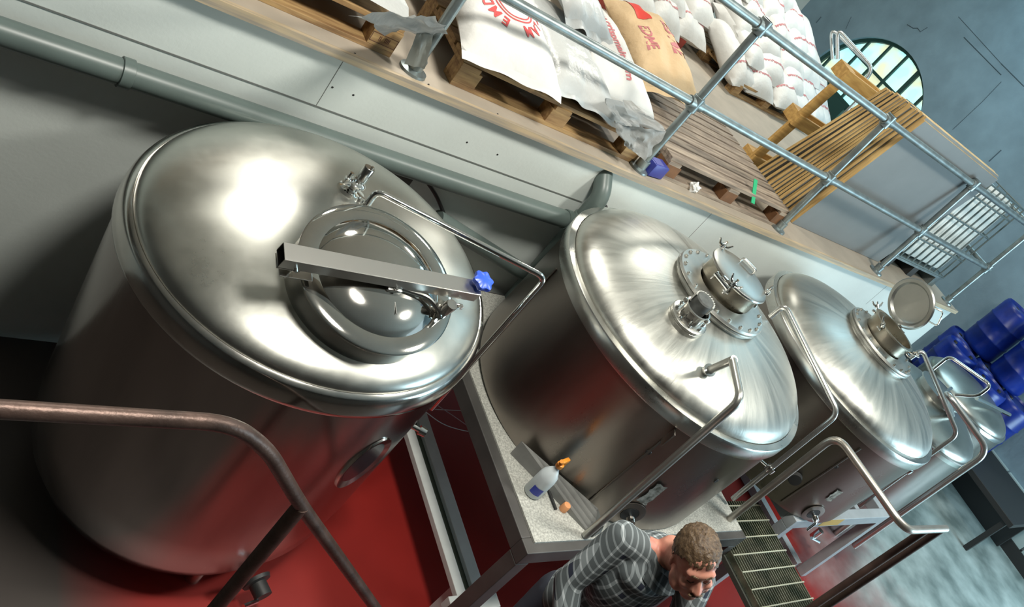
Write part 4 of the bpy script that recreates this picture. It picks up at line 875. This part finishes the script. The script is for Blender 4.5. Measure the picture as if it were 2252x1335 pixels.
for x in (6.5, 6.95, 7.42):
    for y in (3.2, 3.62, 4.05): pass
box2(bm, iv(6.42, 3.12, 2.0), iv(7.5, 4.12, 2.03)); child(ib, 'base_tray', bm, GALV, smooth=False)
for x in (6.44, 6.91, 7.38): child(ib, 'skid', box2(BM(), iv(x, 3.12, MZ), iv(x + .1, 4.12, 2.0)), DARK if x < 7 else GALV, smooth=False)
# clutter
def item(name, bm, m, loc, label, cat, rot=None, **k):
    o = new(name, bm, m, **k); o.location = loc
    if rot: o.rotation_euler = rot
    return tag(o, label, cat)
NAVY = mat('navy_plastic', (.035, .045, .26), .4)
bm = BM(); box(bm, (0, 0, .04), (.13, .085, .08), None, .006); box(bm, (0, 0, .079), (.108, .065, .006)); item('plastic_tub', bm, NAVY, (3.28, 2.945, MZ + .005), 'navy blue plastic tub at the mezzanine edge beside the post', 'tub', (0, 0, .15))
item('tape_strip', box(BM(), (0, 0, 0), (.035, .16, .006), None, .001), mat('green_tape', (.02, .38, .16), .5), (4.18, 2.99, MZ + .15), 'bright green strip of tape over the weathered pallet edge', 'tape', (R_(40), 0, R_(-6)), smooth=False)
rr_ = random.Random(9)
def crumple(r, sd):
    bm = BM(); bmesh.ops.create_icosphere(bm, subdivisions=3, radius=r)
    for v in bm.verts: v.co *= 1 + .55 * noise.noise(v.co * (2.2 / r) + Vector((sd, 0, 0)))
    return bm
item('paper_scrap', crumple(.032, 1), mat('white_paper', (.7, .7, .68), .7), (3.66, 2.95, MZ + .03), 'crumpled scrap of white paper in front of the weathered pallet', 'paper', smooth=False)
item('foil_ball', crumple(.055, 4), mat('crumpled_foil', (.6, .62, .6), .25, .8), (4.60, 3.03, MZ + .055), 'crumpled silver foil at the foot of the second rail post', 'foil', smooth=False)
bm = BM(); box(bm, (0, 0, .1), (.34, .34, .2), None, .01); item('cardboard_box', bm, mat('yellow_carton', (.62, .45, .14), .6), (6.62, 3.0 + .0, MZ + .0), 'x', 'box') if 0 else None
# steel tube trolley frame against the window
FR = mat('bright_tube', (.55, .57, .56), .25, .9)
tr = thing('tube_trolley', (8.6, 6.4, 0), 'bent steel tube frame standing beyond the sacks in front of the window', 'trolley'); to = Vector(tr.location)
for dx_ in (0, .12):
    base = [CAM + ray(*p) * (9.6 + dx_ * 3) - to for p in ((1842 - dx_ * 90, 130), (1842 - dx_ * 120, 62), (1922, 152), (1872, 214 - dx_ * 40))]
    bm = BM(); tube(bm, fillet(base, .1, 6), .022, 12); child(tr, 'bent_tube', bm, FR)
for s_ in (-.25, .25): child(tr, 'leg', tube(BM(), [(.1 + s_, -.15, 0), (.1 + s_, -.15, 2.4)], .02, 10), FR)
# ------------------------------------------------------------------ the man
HC = CAM + ray(1527, 1238) * 3.0
Zw = Vector((0, 0, 1)); Fb = Vector((-.507, -.862, 0)); Rb_ = Fb.cross(Zw)
roll = math.radians(24); pit = math.radians(-14)
Uh = (Zw * math.cos(roll) + Rb_ * math.sin(roll)).normalized(); Fh = (Fb * math.cos(pit) - Zw * math.sin(pit)); Fh = (Fh - Uh * Fh.dot(Uh)).normalized(); Rh = Fh.cross(Uh)
HM = Matrix((Rh, Fh, Uh)).transposed().to_4x4(); HM.translation = HC      # local: x his right, y forward, z up
def ell(bm, c, r, M=None, rot=None, sub=3):
    m = (M or Matrix()) @ Matrix.Translation(c) @ (rot or Matrix()) @ Matrix.Diagonal((*r, 1)); bmesh.ops.create_icosphere(bm, subdivisions=sub, radius=1, matrix=m)
def limb(bm, pts, rads, n=9):
    pts = [Vector(p) for p in pts]
    for a, b, ra, rb in zip(pts, pts[1:], rads, rads[1:]):
        k = max(3, int((b - a).length / .018))
        for i in range(k + 1):
            t = i / k; ell(bm, a.lerp(b, t), [ra + (rb - ra) * t] * 3, sub=2)
def remesh(name, bm, m, vox, parent, smooth_it=6, fac=.5):
    me = bpy.data.meshes.new(name); bm.to_mesh(me); bm.free(); o = bpy.data.objects.new(name, me); COL.objects.link(o)
    r = o.modifiers.new('r', 'REMESH'); r.mode = 'VOXEL'; r.voxel_size = vox
    s = o.modifiers.new('s', 'SMOOTH'); s.iterations = smooth_it; s.factor = fac
    dg = bpy.context.evaluated_depsgraph_get(); me2 = bpy.data.meshes.new_from_object(o.evaluated_get(dg)); o.modifiers.clear(); o.data = me2
    me2.materials.clear(); me2.materials.append(m)
    for p in me2.polygons: p.use_smooth = True
    if parent: o.parent = parent
    return o
nb_ = HC - Zw * .125 - Fb * .125; NB = nb_
chest = NB - Zw * .20 - Fb * .03; waist = NB - Zw * .44 - Fb * .10; hip = NB - Zw * .60 - Fb * .14
sh = {s: NB + Rb_ * (.185 * s) - Zw * .045 - Fb * .0 for s in (1, -1)}
el = {1: sh[1] - Zw * .255 + Fb * .06 + Rb_ * .05, -1: sh[-1] - Zw * .22 + Fb * .16 - Rb_ * .03}
wr_ = {s: el[s] + Fb * .20 - Zw * .12 - Rb_ * (.07 * s) for s in (1, -1)}
kn_ = {s: Vector((hip.x, hip.y, 0)) + Rb_ * (.11 * s) + Fb * .06 + Zw * .50 for s in (1, -1)}
ft = {s: Vector((hip.x, hip.y, 0)) + Rb_ * (.13 * s) + Zw * .09 for s in (1, -1)}
SKIN = mat('skin', (.62, .30, .21), .5, 0, var=(18, .18, (.50, .19, .14)), Subsurface_Weight=.08)
man = thing('person', (hip.x, hip.y, 0), 'person with short brown hair in a grey checked shirt, leaning and looking down', 'person'); mo = Vector(man.location)
bm = BM()
ell(bm, (0, -.012, .035), (.077, .097, .094), HM); ell(bm, (0, .018, -.035), (.062, .076, .085), HM); ell(bm, (0, .045, -.090), (.036, .038, .030), HM)
ell(bm, (0, .072, .035), (.056, .022, .020), HM); ell(bm, (0, .050, .065), (.052, .03, .04), HM)
for s in (1, -1):
    ell(bm, (.036 * s, .064, -.022), (.026, .022, .022), HM); ell(bm, (.030 * s, .074, .010), (.015, .012, .0095), HM)
    ell(bm, (.079 * s, -.012, -.005), (.008, .017, .030), HM, Matrix.Rotation(-.25 * s, 4, 'Z')); ell(bm, (.050 * s, .02, -.068), (.026, .045, .03), HM)
    ell(bm, (.011 * s, .096, -.030), (.009, .010, .008), HM)
for i in range(7):
    t = i / 6; ell(bm, (0, .082 + .024 * t, .016 - .045 * t), (.0085 + .004 * t, .011, .010), HM, sub=2)
ell(bm, (0, .088, -.056), (.024, .010, .006), HM); ell(bm, (0, .085, -.066), (.021, .010, .007), HM)
limb(bm, [HM @ Vector((0, -.02, -.05)), NB + Zw * .01, NB - Zw * .06], [.056, .060, .075])
# trunk and limbs under the clothes
ell(bm, chest, (.15, .10, .20), None, sub=3); ell(bm, waist, (.135, .10, .16)); ell(bm, hip, (.15, .11, .12)); ell(bm, NB - Zw * .1, (.12, .085, .10))
for s in (1, -1):
    limb(bm, [sh[s], el[s], wr_[s]], [.050, .040, .027]); limb(bm, [hip + Rb_ * (.08 * s), kn_[s], ft[s]], [.08, .055, .042])
    limb(bm, [NB - Zw * .03, sh[s]], [.05, .05])
    d = (wr_[s] - el[s]).normalized(); u = Rb_ * s; pal = wr_[s] + d * .05; nrm = d.cross(u).normalized()
    for k in range(6): ell(bm, wr_[s] + d * (.016 * k), [.020 + .004 * k] * 3 if k < 3 else [.028] * 3, sub=2)
    for k in range(4):
        off = u * (.022 * (k - 1.5)); L_f = [.062, .074, .070, .054][k]; b0 = wr_[s] + d * .085 + off; c1 = b0 + d * L_f * .5 + u * (.004 * (k - 1.5)); c2_ = c1 + d * L_f * .35 - Zw * L_f * .30; c3_ = c2_ - Zw * L_f * .28
        limb(bm, [b0, c1, c2_, c3_], [.0095, .0088, .008, .0072])
    tb = wr_[s] + d * .03 - u * .025; limb(bm, [tb, tb + d * .035 - u * .022, tb + d * .065 - u * .024 - Zw * .008], [.012, .010, .0085])
bmesh.ops.translate(bm, vec=-mo, verts=bm.verts[:])
body = remesh('body', bm, SKIN, .0055, man, 4, .5)
# checked shirt
PL = bpy.data.materials.new('checked_cotton'); PL.use_nodes = True; nt = PL.node_tree; b = nt.nodes['Principled BSDF']; b.inputs['Roughness'].default_value = .85
tc = nt.nodes.new('ShaderNodeTexCoord'); mp = nt.nodes.new('ShaderNodeMapping'); nt.links.new(tc.outputs['Object'], mp.inputs[0])
mp.inputs['Rotation'].default_value = (math.radians(12), math.radians(-18), math.radians(-59.5 - 90)); sp = nt.nodes.new('ShaderNodeSeparateXYZ'); nt.links.new(mp.outputs[0], sp.inputs[0])
def mth(op, a, b_=None, c_=None):
    n = nt.nodes.new('ShaderNodeMath'); n.operation = op
    for i, v in enumerate((a, b_, c_)):
        if v is None: continue
        if isinstance(v, (int, float)): n.inputs[i].default_value = v
        else: nt.links.new(v, n.inputs[i])
    return n.outputs[0]
def band(axis, per, w0, off=0): return mth('LESS_THAN', mth('FRACT', mth('ADD', mth('DIVIDE', sp.outputs[axis], per), 50 + off)), w0)
P_ = .029
def dotv(v):
    n = nt.nodes.new('ShaderNodeVectorMath'); n.operation = 'DOT_PRODUCT'; nt.links.new(tc.outputs['Object'], n.inputs[0]); n.inputs[1].default_value = tuple(v); return n.outputs['Value']
a_x = dotv(Rb_ * .95 + Fb * .35 + Zw * .15); a_z = dotv(Zw * .95 + Fb * .25 - Rb_ * .15)
def bandv(v, per, w0, off=0): return mth('LESS_THAN', mth('FRACT', mth('ADD', mth('DIVIDE', v, per), 50 + off)), w0)
h1 = bandv(a_x, P_, .74); h2 = bandv(a_z, P_, .74); sm = mth('ADD', h1, h2)
g1 = bandv(a_x, P_ * 3, .24); g2 = bandv(a_z, P_ * 3, .24); dk = mth('MULTIPLY', g1, g2)
rp = nt.nodes.new('ShaderNodeValToRGB'); rp.color_ramp.interpolation = 'CONSTANT'; nt.links.new(mth('MULTIPLY', sm, .5), rp.inputs[0])
E_ = rp.color_ramp.elements; E_[0].color = (.46, .50, .52, 1); E_[1].position = .75; E_[1].color = (.085, .10, .105, 1); e = rp.color_ramp.elements.new(.25); e.color = (.22, .25, .26, 1)
mxx = nt.nodes.new('ShaderNodeMix'); mxx.data_type = 'RGBA'; nt.links.new(dk, mxx.inputs[0]); nt.links.new(rp.outputs[0], mxx.inputs[6]); mxx.inputs[7].default_value = (.02, .025, .045, 1)
nt.links.new(mxx.outputs[2], b.inputs['Base Color'])
bm = BM()
ell(bm, chest, (.185, .135, .215)); ell(bm, waist, (.165, .13, .19)); ell(bm, hip + Zw * .03, (.17, .135, .13)); ell(bm, NB - Zw * .115, (.165, .11, .09))
for s in (1, -1):
    limb(bm, [NB - Zw * .055 + Rb_ * (.05 * s), sh[s] - Zw * .005], [.066, .066]); limb(bm, [sh[s], el[s], el[s].lerp(wr_[s], .85)], [.067, .058, .044])
    for k in range(5):
        t = .25 + .17 * k; ell(bm, sh[s].lerp(el[s], t) + Vector((.004 * math.sin(k * 3), .004 * math.cos(k * 5), 0)), (.064 - .007 * t, .064 - .007 * t, .012), None, Matrix.Rotation(.5 * math.sin(k * 2.1), 4, 'X'), sub=2)
bmesh.ops.translate(bm, vec=-mo, verts=bm.verts[:])
shirt = remesh('shirt', bm, PL, .009, man, 5, .5)
bm = BM()    # open collar: two folded flaps round the neck
N = 26
for s in (1, -1):
    rows = []
    for i in range(N + 1):
        t = math.pi * i / N; ca, sa = math.cos(t), math.sin(t); base = NB - Zw * .035
        out = Rb_ * (s * sa) - Fb * ca; rr0 = .066; up0 = .030 * (1 - .5 * (i / N)); 
        p0 = base + out * rr0 + Zw * up0 - Fb * -.0; p1 = base + out * (rr0 + .022) + Zw * (up0 - .004); p2 = base + out * (rr0 + .045 + (.02 if i > N * .8 else 0)) - Zw * (.018 + .03 * (i / N) ** 3)
        rows.append([bm.verts.new(q - mo) for q in (base + out * (rr0 - .004) - Zw * .02, p0, p1, p2)])
    for a, b_ in zip(rows, rows[1:]):
        for k in range(3): bm.faces.new([a[k], b_[k], b_[k + 1], a[k + 1]])
bmesh.ops.solidify(bm, geom=bm.faces[:], thickness=.003)
new('collar', bm, PL, shirt)
bm = BM()
ell(bm, hip - Zw * .02, (.162, .125, .10))
for s in (1, -1): limb(bm, [hip + Rb_ * (.08 * s), kn_[s], ft[s] + Zw * .0], [.095, .072, .062])
bmesh.ops.translate(bm, vec=-mo, verts=bm.verts[:]); remesh('trousers', bm, mat('dark_denim', (.03, .035, .05), .8), .012, man, 4)
bm = BM()
for s in (1, -1):
    limb(bm, [ft[s] - Zw * .04, ft[s] - Zw * .045 + Fb * .13], [.045, .038]); ell(bm, ft[s] + Fb * .06 - Zw * .078, (.05, .05, .012))
bmesh.ops.translate(bm, vec=-mo, verts=bm.verts[:]); remesh('boots', bm, DARK, .010, man, 2)
# hair
HAIR = mat('brown_hair', (.15, .095, .05), .55, 0, var=(60, .5, (.05, .028, .014), (1, 1, 5)), bump=(90, .35, (1, 1, .15)))
bm = BM(); bmesh.ops.create_icosphere(bm, subdivisions=5, radius=1)
kill = []
for v in bm.verts:
    n = v.co.normalized(); az = math.atan2(n.x, n.y); el_ = n.z
    lim = .36 - .12 * abs(math.sin(az)) if abs(az) < 1.15 else -.38 if abs(az) > 1.75 else .30 - (abs(az) - 1.15) * 1.1
    lim += .12 * noise.noise(n * 6) + .10 * noise.noise(n * 22)
    r = 1 + .045 * noise.noise(Vector((n.x * 9, n.y * 9, n.z * 3))) + .03 * noise.noise(n * 25)
    v.co = Vector((n.x * .084, n.y * .103 - .014, n.z * .103 + .036)) * 1.0 * r
    if el_ < lim: kill.append(v)
bmesh.ops.delete(bm, geom=kill, context='VERTS')
bmesh.ops.transform(bm, matrix=Matrix.Translation(-mo) @ HM, verts=bm.verts[:]); new('hair', bm, HAIR, man, ang=80)
bm = BM()
for s in (1, -1):
    tube(bm, [Vector((.046 * s, .074, .032)), Vector((.032 * s, .089, .040)), Vector((.014 * s, .092, .034))], [.003, .0045, .0035], 6)
    tube(bm, [Vector((.043 * s, .077, .004)), Vector((.030 * s, .0855, .001)), Vector((.017 * s, .083, .004))], .0016, 6)
bmesh.ops.transform(bm, matrix=Matrix.Translation(-mo) @ HM, verts=bm.verts[:]); new('eyebrows', bm, HAIR, man)
bm = BM(); ell(bm, (0, .097, -.0475), (.027, .0085, .0055), None, sub=3)
bmesh.ops.transform(bm, matrix=Matrix.Translation(-mo) @ HM, verts=bm.verts[:]); new('moustache', bm, HAIR, man)
